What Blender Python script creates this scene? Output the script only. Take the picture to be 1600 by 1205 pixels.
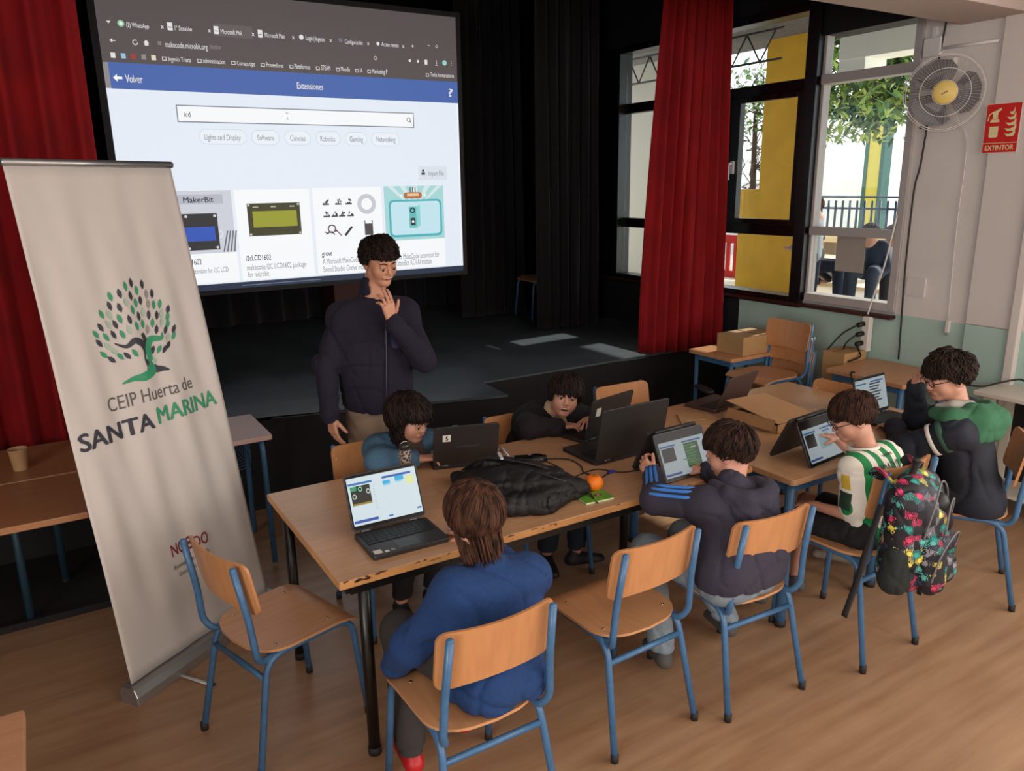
import bpy, math, random, time
import numpy as np
from math import sin, cos, pi, radians
from mathutils import Vector, Matrix, noise
T0=time.time()
for o in list(bpy.data.objects): bpy.data.objects.remove(o)
scene=bpy.context.scene; COL=scene.collection
# ------------------------------------------------ camera
cam=bpy.data.cameras.new('camera'); co=bpy.data.objects.new('camera',cam); COL.objects.link(co)
cam.sensor_fit='HORIZONTAL'; cam.sensor_width=36; cam.lens=1210/1600*36; cam.clip_start=.05
_X=Vector((0.85240312,-0.14495748,0.50239054)); _Y=Vector((-0.52264504,-0.20708343,0.82701791)); _Z=Vector((-0.01584568,-0.96752456,-0.25227987))
# rows are world axes written in (right, down, forward) camera axes
right=Vector((_X[0],_Y[0],_Z[0])); down=Vector((_X[1],_Y[1],_Z[1])); fwd=Vector((_X[2],_Y[2],_Z[2]))
M=Matrix((( right[0],-down[0],-fwd[0],0),(right[1],-down[1],-fwd[1],0),(right[2],-down[2],-fwd[2],2.0),(0,0,0,1)))
co.matrix_world=M; scene.camera=co
# ------------------------------------------------ world, sun, daylight, added area lights
w=bpy.data.worlds.new('world'); scene.world=w; w.use_nodes=True
bg=w.node_tree.nodes['Background']; bg.inputs[0].default_value=(.86,.93,1,1); bg.inputs[1].default_value=2.6
def light(kind,name,energy,loc,rot,color=(1,1,1),size=(1,1)):
    l=bpy.data.lights.new(name,kind); l.energy=energy; l.color=color
    if kind=='AREA': l.shape='RECTANGLE'; l.size,l.size_y=size
    o=bpy.data.objects.new(name,l); COL.objects.link(o); o.location=loc; o.rotation_euler=rot; return o
s=light('SUN','sun',7,(9,4,8),(0,radians(59),radians(4)),(1,.95,.86)); s.data.angle=.01
light('AREA','assumed_side_daylight',105,(5.02,-.9,2.0),(0,radians(90),0),(1,.96,.93),(1.7,3.6))      # unseen area light added on the solid right wall, for assumed window light
light('AREA','assumed_rear_daylight',125,(2.4,-3.9,1.9),(radians(90),0,0),(1,.93,.88),(4.5,1.7))     # unseen area light added before the solid rear wall, daylight assumed from behind
light('AREA','fill_light_left',190,(-3.42,-1.6,2.0),(0,radians(-90),0),(1,.96,.92),(1.6,3.2))   # unseen fill added on the left to brighten the right wall
for _x in(-.2,3.2): light('AREA','ceiling_fill',16,(_x,-.6,3.17),(0,0,0),(1,.93,.86),(.3,1.4))  # unseen overhead fills added to brighten the hall
scene.view_settings.view_transform='Standard'; scene.view_settings.look='None'
scene.view_settings.exposure=0; scene.view_settings.gamma=1; scene.view_settings.use_curve_mapping=False
# ------------------------------------------------ helpers
def H(h,a=1):
    c=[int(h[i:i+2],16)/255 for i in (0,2,4)]
    return tuple([x/12.92 if x<=.04045 else ((x+.055)/1.055)**2.4 for x in c]+[a])
MATS={}
def mat(name,col,rough=.6,metal=0,bump=0,bscale=40,var=0,vscale=8,vstretch=(1,1,1),emit=0,col2=None,spec=.5,alpha=1,trans=0,sheen=0,coat=0,bstretch=(1,1,1)):
    if name in MATS: return MATS[name]
    m=bpy.data.materials.new(name); m.use_nodes=True; nt=m.node_tree; N=nt.nodes; L=nt.links; b=N['Principled BSDF']
    c=H(col) if isinstance(col,str) else col
    b.inputs['Base Color'].default_value=c; b.inputs['Roughness'].default_value=rough; b.inputs['Metallic'].default_value=metal
    b.inputs['Specular IOR Level'].default_value=spec
    if trans: b.inputs['Transmission Weight'].default_value=trans
    if sheen: b.inputs['Sheen Weight'].default_value=sheen; b.inputs['Sheen Roughness'].default_value=.5
    if coat: b.inputs['Coat Weight'].default_value=coat
    if emit:
        b.inputs['Emission Color'].default_value=c; b.inputs['Emission Strength'].default_value=emit
        b.inputs['Base Color'].default_value=(0,0,0,1)
    def tex(scale,stretch):
        tc=N.new('ShaderNodeTexCoord'); mp=N.new('ShaderNodeMapping'); mp.inputs['Scale'].default_value=stretch
        L.new(tc.outputs['Object'],mp.inputs[0]); n=N.new('ShaderNodeTexNoise'); n.inputs['Scale'].default_value=scale; n.inputs['Detail'].default_value=4
        L.new(mp.outputs[0],n.inputs['Vector']); return n
    if var or col2:
        n=tex(vscale,vstretch); r=N.new('ShaderNodeValToRGB'); r.color_ramp.elements[0].position=.35; r.color_ramp.elements[1].position=.65
        if col2: r.color_ramp.elements[0].color=H(col2); r.color_ramp.elements[1].color=c
        else:
            r.color_ramp.elements[0].color=tuple(x*(1-var) for x in c[:3])+(1,); r.color_ramp.elements[1].color=tuple(min(1,x*(1+var)) for x in c[:3])+(1,)
        L.new(n.outputs[0],r.inputs[0]); L.new(r.outputs[0],b.inputs['Base Color'])
    if bump:
        n=tex(bscale,bstretch); bm=N.new('ShaderNodeBump'); bm.inputs['Strength'].default_value=bump; bm.inputs['Distance'].default_value=.01
        L.new(n.outputs[0],bm.inputs['Height']); L.new(bm.outputs[0],b.inputs['Normal'])
    MATS[name]=m; return m
def em(col,s=1): return mat('glow_'+col+str(s),col,.5,emit=s)
def flat(col,r=.7): return mat('print_'+col,col,r)
def link(o,parent=None):
    COL.objects.link(o)
    if parent: o.parent=parent
    return o
def tag(o,label=None,cat=None,group=None,kind=None):
    if label: o['label']=label
    if cat: o['category']=cat
    if group: o['group']=group
    if kind: o['kind']=kind
    return o
def thing(name,label,cat,loc=(0,0,0),rz=0,group=None):
    o=bpy.data.objects.new(name,None); COL.objects.link(o); o.location=loc; o.rotation_euler=(0,0,rz); o.empty_display_size=.05
    return tag(o,label,cat,group)
class MB:
    def __init__(s): s.v=[];s.f=[];s.mi=[];s.mats=[];s.sm=[]
    def m(s,mt):
        if mt not in s.mats: s.mats.append(mt)
        return s.mats.index(mt)
    def add(s,vs,fs,mt=None,smooth=False):
        n=len(s.v); s.v+= [tuple(v) for v in vs]; i=s.m(mt) if mt else 0
        for f in fs: s.f.append(tuple(n+k for k in f)); s.mi.append(i); s.sm.append(smooth)
        return s
    def box(s,c,sz,mt=None,R=None):
        a,b,d=[x/2 for x in sz]; vs=[Vector((x,y,z)) for x in(-a,a) for y in(-b,b) for z in(-d,d)]
        if R is not None: vs=[R@v for v in vs]
        c=Vector(c); vs=[v+c for v in vs]
        return s.add(vs,[(0,1,3,2),(4,6,7,5),(0,4,5,1),(2,3,7,6),(0,2,6,4),(1,5,7,3)],mt)
    def bx(s,x0,x1,y0,y1,z0,z1,mt=None): return s.box(((x0+x1)/2,(y0+y1)/2,(z0+z1)/2),(x1-x0,y1-y0,z1-z0),mt)
    def tube(s,pts,r,n=8,mt=None,cap=True,flat=1,upv=None):
        pts=[Vector(p) for p in pts]; k=len(pts); rs=r if isinstance(r,(list,tuple)) else [r]*k
        vs=[];pu=None
        for i,p in enumerate(pts):
            t=(pts[min(i+1,k-1)]-pts[max(i-1,0)])
            if t.length<1e-9: t=Vector((0,0,1))
            t.normalize()
            if pu is None:
                a=Vector(upv) if upv else (Vector((0,0,1)) if abs(t.z)<.9 else Vector((1,0,0)))
                pu=a
            u=(pu-t*pu.dot(t))
            if u.length<1e-6: u=t.orthogonal()
            u.normalize(); pu=u; w_=t.cross(u)
            for j in range(n):
                a=2*pi*j/n; vs.append(p+u*(cos(a)*rs[i]*flat)+w_*(sin(a)*rs[i]))
        fs=[(i*n+j,i*n+(j+1)%n,(i+1)*n+(j+1)%n,(i+1)*n+j) for i in range(k-1) for j in range(n)]
        if cap: fs+=[tuple(reversed(range(n))),tuple((k-1)*n+j for j in range(n))]
        return s.add(vs,fs,mt,True)
    def ell(s,c,r,n=12,mt=None,R=None,m_=8):
        c=Vector(c); vs=[];fs=[]
        for i in range(m_+1):
            ph=pi*i/m_
            for j in range(n):
                a=2*pi*j/n; v=Vector((r[0]*sin(ph)*cos(a),r[1]*sin(ph)*sin(a),r[2]*cos(ph)))
                if R is not None: v=R@v
                vs.append(c+v)
        for i in range(m_):
            for j in range(n): fs.append((i*n+j,(i+1)*n+j,(i+1)*n+(j+1)%n,i*n+(j+1)%n))
        return s.add(vs,fs,mt,True)
    def prism(s,poly,z0,z1,mt=None,R=None,c=(0,0,0),smooth=False):
        n=len(poly); vs=[Vector((p[0],p[1],z0)) for p in poly]+[Vector((p[0],p[1],z1)) for p in poly]
        if R is not None: vs=[R@v for v in vs]
        vs=[v+Vector(c) for v in vs]
        return s.add(vs,[tuple(reversed(range(n))),tuple(range(n,2*n))]+[(i,(i+1)%n,n+(i+1)%n,n+i) for i in range(n)],mt,smooth)
    def lathe(s,prof,c=(0,0,0),n=20,mt=None,R=None):
        vs=[]
        for r,z in prof:
            for j in range(n):
                v=Vector((r*cos(2*pi*j/n),r*sin(2*pi*j/n),z))
                if R is not None: v=R@v
                vs.append(v+Vector(c))
        k=len(prof); fs=[(i*n+j,i*n+(j+1)%n,(i+1)*n+(j+1)%n,(i+1)*n+j) for i in range(k-1) for j in range(n)]
        return s.add(vs,fs,mt,True)
    def quad(s,a,b,c,d,mt=None): return s.add([a,b,c,d],[(0,1,2,3)],mt)
    def build(s,name,mt=None,parent=None,bevel=0,label=None,seg=2,loc=None,rz=0):
        me=bpy.data.meshes.new(name); me.from_pydata([tuple(v) for v in s.v],[],s.f)
        ms=s.mats if s.mats else [mt]
        for x in ms: me.materials.append(x)
        if len(ms)>1: me.polygons.foreach_set('material_index',s.mi)
        me.polygons.foreach_set('use_smooth',s.sm)
        o=bpy.data.objects.new(name,me); link(o,parent)
        if bevel:
            b=o.modifiers.new('bevel','BEVEL'); b.width=bevel; b.segments=seg; b.limit_method='ANGLE'; b.angle_limit=radians(50)
        if label: o['label']=label
        if loc: o.location=loc
        if rz: o.rotation_euler=(0,0,rz)
        return o
def rrect(w,h,r,n=5,cx=0,cy=0):
    P=[]
    for (sx,sy,a0) in ((1,1,0),(-1,1,90),(-1,-1,180),(1,-1,270)):
        for i in range(n+1):
            a=radians(a0+90*i/n); P.append((cx+sx*(w/2-r)+r*cos(a),cy+sy*(h/2-r)+r*sin(a)))
    return P
def curve_pts(P,n=6):
    """Catmull-Rom through P"""
    P=[Vector(p) for p in P]; out=[]
    for i in range(len(P)-1):
        p0=P[max(i-1,0)];p1=P[i];p2=P[i+1];p3=P[min(i+2,len(P)-1)]
        for k in range(n):
            t=k/n; out.append(.5*((2*p1)+(p2-p0)*t+(2*p0-5*p1+4*p2-p3)*t*t+(3*p1-p0-3*p2+p3)*t**3))
    out.append(P[-1]); return out
def bend(P,r=.04,n=4):
    """polyline with rounded corners"""
    P=[Vector(p) for p in P]; out=[P[0]]
    for i in range(1,len(P)-1):
        a,b,c=P[i-1],P[i],P[i+1]; u=(a-b);v=(c-b); d=min(r,u.length*.45,v.length*.45); p=b+u.normalized()*d; q=b+v.normalized()*d
        for k in range(n+1):
            t=k/n; out.append(p*(1-t)**2+b*2*t*(1-t)+q*t*t)
    out.append(P[-1]); return out
def copy_tree(o,parent=None):
    c=o.copy(); COL.objects.link(c)
    if parent: c.parent=parent
    for ch in list(o.children): copy_tree(ch,c)
    return c
_dg=None
def text_poly(txt,bold=0,res=3,font_sh=0,spacing=1):
    cu=bpy.data.curves.new('lettering','FONT'); cu.body=txt; cu.size=1; cu.resolution_u=res; cu.shear=font_sh; cu.space_character=spacing
    o=bpy.data.objects.new('lettering',cu); COL.objects.link(o)
    dg=bpy.context.evaluated_depsgraph_get(); dg.update(); me=bpy.data.meshes.new_from_object(o.evaluated_get(dg))
    v=[(p.co.x,p.co.y) for p in me.vertices]; f=[tuple(p.vertices) for p in me.polygons]
    if bold:   # heavier strokes: the same letters laid side by side
        n=len(v); f0=list(f)
        sh_=[(bold,0),(-bold,0),(0,bold*.7),(0,-bold*.7)]
        v0=list(v)
        for k,(a,b) in enumerate(sh_): v+=[(x+a,y+b) for x,y in v0]; f+=[tuple(i+n*(k+1) for i in q) for q in f0]
    bpy.data.objects.remove(o); bpy.data.curves.remove(cu); bpy.data.meshes.remove(me)
    return v,f
def put_text(mb,txt,O,U,V,x0,x1,yc,h,mt,bold=0,sh=0,cap=None):
    """lettering fitted into x0..x1 around yc, in the plane O + U*x + V*y"""
    v,f=text_poly(txt,bold,font_sh=sh); nb=max(1,len(v)//5) if bold else len(v)+1; lift=Vector(U).cross(Vector(V)).normalized()*.00012
    if not v: return
    xs=[p[0] for p in v]; a,b=min(xs),max(xs); hh=.72
    O,U,V=Vector(O),Vector(U),Vector(V)
    mb.add([O+U*(x0+(p[0]-a)/(b-a)*(x1-x0))+V*(yc+(p[1]/hh-.5)*h)+lift*(i//nb) for i,p in enumerate(v)],f,mt)
# ------------------------------------------------ smooth bodies: signed distance field + surface nets
def axis(lo,hi,fines,fine,coarse):
    out=[lo]; x=lo
    while x<hi:
        inn=any(a-1e-6<=x<b for a,b in fines); x+= fine if inn else coarse
        out.append(x)
    return np.array(out,np.float32)
class SDF:
    def __init__(s,lo,hi,fine=.004,coarse=.009,boxes=()):
        s.ax=[axis(lo[i],hi[i],[(b[0][i],b[1][i]) for b in boxes],fine,coarse) for i in range(3)]
        s.F=np.full([len(a) for a in s.ax],1.,np.float32)
    def sl(s,lo,hi):
        r=[]
        for i in range(3):
            a=max(0,np.searchsorted(s.ax[i],lo[i])-1); b=min(len(s.ax[i]),np.searchsorted(s.ax[i],hi[i])+1); r.append(slice(a,max(b,a)))
        return tuple(r)
    def grid(s,sl): return np.meshgrid(*[s.ax[i][sl[i]] for i in range(3)],indexing='ij',sparse=True)
    def comb(s,sl,d,k,sub):
        F=s.F[sl]
        if F.size==0: return
        if sub:
            d=-d; h=np.clip(.5+.5*(d-F)/k,0,1); s.F[sl]=F*(1-h)+d*h+k*h*(1-h)
        else:
            h=np.clip(.5+.5*(F-d)/k,0,1); s.F[sl]=F*(1-h)+d*h-k*h*(1-h)
    def cap(s,a,b,ra,rb=None,k=.02,sub=False):
        rb=ra if rb is None else rb; a=np.array(a,float);b=np.array(b,float);r=max(ra,rb)+k+.02
        sl=s.sl(np.minimum(a,b)-r,np.maximum(a,b)+r); X,Y,Z=s.grid(sl); v=b-a; L=max((v*v).sum(),1e-12)
        t=np.clip(((X-a[0])*v[0]+(Y-a[1])*v[1]+(Z-a[2])*v[2])/L,0,1)
        d=np.sqrt((X-a[0]-v[0]*t)**2+(Y-a[1]-v[1]*t)**2+(Z-a[2]-v[2]*t)**2)-(ra+(rb-ra)*t)
        s.comb(sl,d.astype(np.float32),k,sub); return s
    def path(s,P,R,k=.02):
        for i in range(len(P)-1):
            s.cap(P[i],P[i+1],R[i] if isinstance(R,(list,tuple)) else R,R[i+1] if isinstance(R,(list,tuple)) else R,k)
        return s
    def ell(s,c,r,Rm=None,k=.02,sub=False):
        c=np.array(c,float); m=max(r)+k+.02; sl=s.sl(c-m,c+m); X,Y,Z=s.grid(sl); X=X-c[0];Y=Y-c[1];Z=Z-c[2]
        if Rm is not None: # columns of Rm = local axes
            R=np.array(Rm); X,Y,Z=[R[0][i]*X+R[1][i]*Y+R[2][i]*Z for i in range(3)]
        k0=np.sqrt((X/r[0])**2+(Y/r[1])**2+(Z/r[2])**2); k1=np.sqrt((X/r[0]**2)**2+(Y/r[1]**2)**2+(Z/r[2]**2)**2)+1e-9
        s.comb(sl,(k0*(k0-1)/k1).astype(np.float32),k,sub); return s
    def cut(s,p,n,k=.004):
        """remove everything on the n side of the plane through p"""
        X,Y,Z=np.meshgrid(*s.ax,indexing='ij',sparse=True); d=(X-p[0])*n[0]+(Y-p[1])*n[1]+(Z-p[2])*n[2]
        s.F=np.maximum(s.F,d.astype(np.float32)); return s
    def wrinkle(s,amp,seed=0,wl=.09):
        rng=np.random.default_rng(seed); X,Y,Z=np.meshgrid(*s.ax,indexing='ij',sparse=True); g=0
        for i in range(4):
            d=rng.normal(size=3); d[2]*=1.8; d/=np.linalg.norm(d); q=rng.normal(size=3)*7; q2=rng.normal(size=3)*11; f=2*pi/(wl*rng.uniform(.9,2.2)); ph=rng.uniform(0,6)
            c=1-np.abs(np.sin(.5*f*(X*d[0]+Y*d[1]+Z*d[2])+1.6*np.sin(q[0]*X+q[1]*Y+q[2]*Z+ph)+.5*np.sin(q2[0]*X+q2[1]*Y+q2[2]*Z)))
            m_=.5+.5*np.sin(q2[1]*X*.8+q2[2]*Y*.8+q2[0]*Z*.8+ph*2)
            g=g+c**6*m_
        s.F+=(amp*(g*1.1-.35)).astype(np.float32); return s
    def verts_faces(s):
        F=s.F; ins=F<0; nx,ny,nz=F.shape
        c=[ins[i:nx-1+i,j:ny-1+j,k:nz-1+k] for i in(0,1) for j in(0,1) for k in(0,1)]
        al=c[0].copy(); an=c[0].copy()
        for q in c[1:]: al&=q; an|=q
        act=an&~al; I,J,K=np.nonzero(act); n=len(I)
        idx=np.full(act.shape,-1,np.int32); idx[I,J,K]=np.arange(n)
        P=np.zeros((n,3));W=np.zeros(n)
        off=[(i,j,k) for i in(0,1) for j in(0,1) for k in(0,1)]
        for a in range(8):
            for ax_ in range(3):
                o0=off[a]
                if o0[ax_]: continue
                o1=list(o0); o1[ax_]=1
                f0=F[I+o0[0],J+o0[1],K+o0[2]]; f1=F[I+o1[0],J+o1[1],K+o1[2]]; m=(f0<0)!=(f1<0)
                t=np.where(m,f0/(f0-f1+1e-12),0)
                p0=np.stack([s.ax[0][I+o0[0]],s.ax[1][J+o0[1]],s.ax[2][K+o0[2]]],1); p1=np.stack([s.ax[0][I+o1[0]],s.ax[1][J+o1[1]],s.ax[2][K+o1[2]]],1)
                P+=np.where(m[:,None],p0+(p1-p0)*t[:,None],0); W+=m
        P/=W[:,None]; Q=[]
        for ax_ in range(3):
            A=[slice(1,d-1) for d in (nx,ny,nz)]; B=list(A); A[ax_]=slice(0,F.shape[ax_]-1); B[ax_]=slice(1,F.shape[ax_])
            a_=ins[tuple(A)];b_=ins[tuple(B)]
            i,j,k=np.nonzero(a_!=b_); fl=a_[i,j,k]; o=[0 if q==ax_ else 1 for q in range(3)]; i=i+o[0];j=j+o[1];k=k+o[2]
            u,v=[q for q in range(3) if q!=ax_]
            def cell(du,dv):
                q=[i.copy(),j.copy(),k.copy()]; q[u]-=du;q[v]-=dv; return idx[q[0],q[1],q[2]]
            q4=np.stack([cell(1,1),cell(0,1),cell(0,0),cell(1,0)],1)
            if ax_==1: fl=~fl
            q4[~fl]=q4[~fl][:,::-1]; Q.append(q4)
        return P,np.concatenate(Q)
    def build(s,name,mt,parent=None,label=None,smooth_it=0):
        P,Q=s.verts_faces()
        if smooth_it:
            for _ in range(smooth_it):
                S=np.zeros_like(P);N_=np.zeros(len(P))
                for a,b in((0,1),(1,2),(2,3),(3,0)):
                    np.add.at(S,Q[:,a],P[Q[:,b]]);np.add.at(N_,Q[:,a],1);np.add.at(S,Q[:,b],P[Q[:,a]]);np.add.at(N_,Q[:,b],1)
                P=P*.4+.6*S/np.maximum(N_,1)[:,None]
        if parent is not None:
            P=(P-np.array(parent.location)) if not parent.rotation_euler.z else P
        me=bpy.data.meshes.new(name); me.vertices.add(len(P)); me.vertices.foreach_set('co',P.astype(np.float32).ravel())
        n=len(Q); me.loops.add(4*n); me.loops.foreach_set('vertex_index',Q.astype(np.int32).ravel()); me.polygons.add(n)
        me.polygons.foreach_set('loop_start',np.arange(0,4*n,4,dtype=np.int32)); me.polygons.foreach_set('use_smooth',np.ones(n,bool))
        me.update(calc_edges=True); me.materials.append(mt)
        o=bpy.data.objects.new(name,me); link(o,parent)
        if label: o['label']=label
        return o
def V(*a): return Vector(a)
def frame(f,u=(0,0,1)):
    f=Vector(f).normalized(); u=Vector(u); x=f.cross(u).normalized(); u=x.cross(f).normalized()
    return Matrix((x,f,u)).transposed()   # columns: right, forward, up
# ------------------------------------------------ materials
BLK=mat('black_paint','0b0a0b',.75,bump=.1,bscale=60)
DRAPE=mat('black_drape','100e10',.95,sheen=.1,bump=.15,bscale=200)
RED=mat('red_velvet','960a13',.85,sheen=.05,var=.15,vscale=5,bump=.2,bscale=160)
_n=RED.node_tree; _t=_n.nodes.new('ShaderNodeBsdfTranslucent'); _t.inputs[0].default_value=H('e0121c'); _m=_n.nodes.new('ShaderNodeMixShader'); _m.inputs[0].default_value=.45
_n.links.new(_n.nodes['Principled BSDF'].outputs[0],_m.inputs[1]); _n.links.new(_t.outputs[0],_m.inputs[2]); _n.links.new(_m.outputs[0],_n.nodes['Material Output'].inputs[0])
WHITEW=mat('white_wall','d6cfca',.75,bump=.12,bscale=25,var=.03,vscale=3)
GREENW=mat('green_dado','aac6bc',.6,bump=.12,bscale=25,var=.03,vscale=3)
BLUE=mat('blue_metal','3f688f',.38,bump=.05,bscale=60,var=.1,vscale=30)
BLKMET=mat('black_metal','15120f',.35)
PLY=mat('chair_plywood','bd8456',.36,var=.06,vscale=5,vstretch=(9,9,.7))
PLYS=mat('seat_plywood','c48f64',.36,var=.06,vscale=5,vstretch=(9,.7,9))
TOP=mat('table_top_wood','c0946e',.3,var=.07,vscale=5,vstretch=(1.2,16,1),bump=.03,bscale=60)
EDGE=mat('table_edge_wood','b98450',.5,var=.2,vscale=12,vstretch=(1,1,8))
DTOP=mat('desk_top_wood','c08a60',.4,var=.08,vscale=5,vstretch=(1.2,14,1))
CHROME=mat('chrome','d8d8d8',.2,1)
RUB=mat('rubber','1c1a1a',.7)
ALU=mat('aluminium','a9a9a9',.35,.8)
WFR=mat('white_frame','a9a2a0',.45)
LAP=mat('laptop_shell','2a2726',.42,bump=.03,bscale=400)
LAPK=mat('laptop_keys','161516',.5)
GLASSB=mat('bezel_glass','0c0b0c',.35,spec=.2)
PAPER=mat('white_label','d8d3c8',.6)
# ------------------------------------------------ floor (wood-look vinyl)
def floor_mat():
    m=mat('vinyl_floor','b78a66',.36); nt=m.node_tree;N=nt.nodes;L=nt.links;b=N['Principled BSDF']
    tc=N.new('ShaderNodeTexCoord'); mp=N.new('ShaderNodeMapping'); mp.inputs['Scale'].default_value=(.5,6,1); mp.inputs['Rotation'].default_value=(0,0,radians(2))
    n=N.new('ShaderNodeTexNoise'); n.inputs['Scale'].default_value=2.2; n.inputs['Detail'].default_value=6; n.inputs['Roughness'].default_value=.6
    L.new(tc.outputs['Object'],mp.inputs[0]); L.new(mp.outputs[0],n.inputs[0])
    r=N.new('ShaderNodeValToRGB'); r.color_ramp.elements[0].position=.3; r.color_ramp.elements[1].position=.72
    r.color_ramp.elements[0].color=H('977052'); r.color_ramp.elements[1].color=H('b3906f'); L.new(n.outputs[0],r.inputs[0])
    n2=N.new('ShaderNodeTexNoise'); n2.inputs['Scale'].default_value=3; L.new(tc.outputs['Object'],n2.inputs[0])
    mx=N.new('ShaderNodeMixRGB'); mx.blend_type='MULTIPLY'; mx.inputs[0].default_value=.25; L.new(r.outputs[0],mx.inputs[1]); L.new(n2.outputs[0],mx.inputs[2])
    L.new(mx.outputs[0],b.inputs['Base Color']); b.inputs['Roughness'].default_value=.3
    m2=N.new('ShaderNodeMapRange'); m2.inputs[3].default_value=.26; m2.inputs[4].default_value=.42; L.new(n2.outputs[0],m2.inputs[0]); L.new(m2.outputs[0],b.inputs['Roughness'])
    return m
FLO=floor_mat()
def S(name,mb,mt=None,**k): return tag(mb.build(name,mt,**k),kind='structure')
fl=MB(); 
ys=[-4.2,-1.95,.05,2.05,4.78]
S('floor',MB().bx(-3.6,5.2,-4.1,4.8,-.12,0,FLO))
for i,y in enumerate((-1.2,.86)):
    S('trim_%d'%(i+1),MB().bx(-3.5,5.1,y-.0012,y+.0012,0,.0004,mat('seam','7a5238',.6)))
# side walls of the hall and stage
S('wall_right',MB().bx(5.1,5.3,-4,3.2,1.07,3.9,WHITEW).bx(5.1,5.3,-4,3.2,0,1.07,GREENW).bx(5.1,5.3,3.2,4.62,0,1.02,GREENW)
  .bx(5.1,5.3,3.2,4.0,3.0,3.9,BLK).bx(5.1,5.3,4.62,6.56,0,1.02,BLK).bx(5.1,5.3,4.0,6.56,3.24,3.9,BLK).bx(5.1,5.3,6.56,8.7,0,3.9,BLK))
S('wall_left',MB().bx(-3.7,-3.5,-4,8.7,0,3.9,BLK))
S('wall_back',MB().bx(-3.7,5.3,8.5,8.7,0,3.9,BLK))
S('wall_front',MB().bx(-3.7,5.3,-4.2,-4,0,3.6,WHITEW))
S('ceiling',MB().bx(-3.7,5.3,-4.2,2.56,3.2,3.9,mat('ceiling_white','cfc8c2',.85)))
S('trim_3',MB().bx(-3.7,5.1,2.56,2.96,2.905,3.9,mat('beam_plaster','b9a8a0',.8)),bevel=.006)   # beam over the stage front
S('trim_4',MB().bx(-3.7,5.3,2.96,8.7,3.85,3.95,BLK))
# stage
STG=mat('stage_floor','4b5257',.42,var=.25,vscale=2.5,bump=.08,bscale=30)
S('stage_floor',MB().bx(-3.5,5.1,4.8,8.5,.585,.6,STG).prism([(1.02,4.83),(1.02,4.8),(2.66,4.8),(2.635,4.39)],.585,.6,STG))
S('stage_riser',MB().bx(-3.5,5.1,4.79,8.5,0,.584,BLK).prism([(1.03,4.84),(2.65,4.8),(2.625,4.41)][::1],0,.584,BLK))
S('floor_shade_left',MB().bx(-3.4,.28,3.99,4.02,0,.035,BLK).bx(-3.4,.28,4.02,4.78,0,.012,mat('painted_floor_shade','171312',.8)))  # dark sheet paints the shade under the tables; strip marks its edge
# pilasters, conduit on the right wall
S('trim_5',MB().bx(5.075,5.1,2.42,2.70,1.075,3.0,mat('pilaster_white','d2cac4',.7)).bx(5.075,5.1,2.42,2.70,0,1.074,GREENW).bx(5.05,5.1,2.36,2.42,0,3.0,mat('pilaster_white','d2cac4',.7)),bevel=.008)
# ------------------------------------------------ windows in the right wall
def bar(mb,y0,y1,z0,z1,mt,d0=5.12,d1=5.2): mb.bx(d0,d1,y0,y1,z0,z1,mt)
BF=mat('black_window_frame','0d0c0d',.35); GL=mat('window_glass','ffffff',.0,trans=1,spec=.3); _n=GL.node_tree; _a=_n.nodes.new('ShaderNodeBsdfTransparent'); _b=_n.nodes.new('ShaderNodeBsdfGlossy'); _b.inputs['Roughness'].default_value=.02; _c=_n.nodes.new('ShaderNodeMixShader'); _c.inputs[0].default_value=.05; _a.inputs[0].default_value=(.95,.97,.96,1)
_n.links.new(_a.outputs[0],_c.inputs[1]); _n.links.new(_b.outputs[0],_c.inputs[2]); _n.links.new(_c.outputs[0],_n.nodes['Material Output'].inputs[0])
w1=MB()
bar(w1,6.24,6.56,1.02,3.24,BF,5.06,5.22); bar(w1,3.98,4.085,1.02,3.24,BF,5.06,5.22)
bar(w1,4.085,6.24,3.18,3.24,BF,5.06,5.22); bar(w1,4.085,6.24,1.02,1.10,BF,5.06,5.22)
bar(w1,4.085,6.24,2.64,2.73,BF); bar(w1,4.085,6.24,1.56,1.65,BF); bar(w1,5.62,5.7,1.1,3.18,BF)
WIN=tag(w1.build('window_1',bevel=.004),kind='structure')
cs=MB(); 
for a,b in ((4.74,5.02),(4.085,4.74)):
    pass
bar(cs,4.70,4.79,1.65,2.64,BF,5.07,5.13); bar(cs,4.085,4.14,1.65,2.64,BF,5.07,5.13); bar(cs,4.14,4.70,2.6,2.64,BF,5.07,5.13); bar(cs,4.14,4.70,1.65,1.69,BF,5.07,5.13)
bar(cs,4.90,5.62,2.6,2.64,BF,5.07,5.13); bar(cs,4.79,4.9,1.65,2.64,BF,5.07,5.13)
cs.build('casement',parent=WIN,bevel=.003)
hd=MB().bx(5.05,5.07,4.73,4.76,2.05,2.15).tube([(5.055,4.745,2.13),(5.02,4.745,2.13),(5.015,4.745,2.11),(5.015,4.745,2.0)],.011,8); hd.build('handle',mat('handle_white','cfcfd4',.3),WIN)
for y0,y1,z0,z1 in ((4.085,5.62,2.73,3.18),(5.7,6.24,2.73,3.18),(4.14,4.70,1.69,2.6),(4.9,5.62,1.65,2.6),(5.7,6.24,1.65,2.64),(4.085,5.62,1.1,1.56),(5.7,6.24,1.1,1.56)):
    MB().bx(5.155,5.161,y0,y1,z0,z1).build('pane',GL,WIN)
w2=MB()
bar(w2,3.955,3.98,1.08,3.24,WFR); bar(w2,3.2,3.255,1.08,3.0,WFR,5.08,5.2); bar(w2,3.255,3.955,1.08,1.14,WFR,5.08,5.2); bar(w2,3.255,3.955,1.585,1.645,WFR,5.08,5.2)
bar(w2,3.255,3.955,2.665,2.73,WFR,5.08,5.2); bar(w2,3.2,3.98,1.02,1.08,WFR,5.1,5.2)
W2=tag(w2.build('window_2',bevel=.004),kind='structure')
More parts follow.
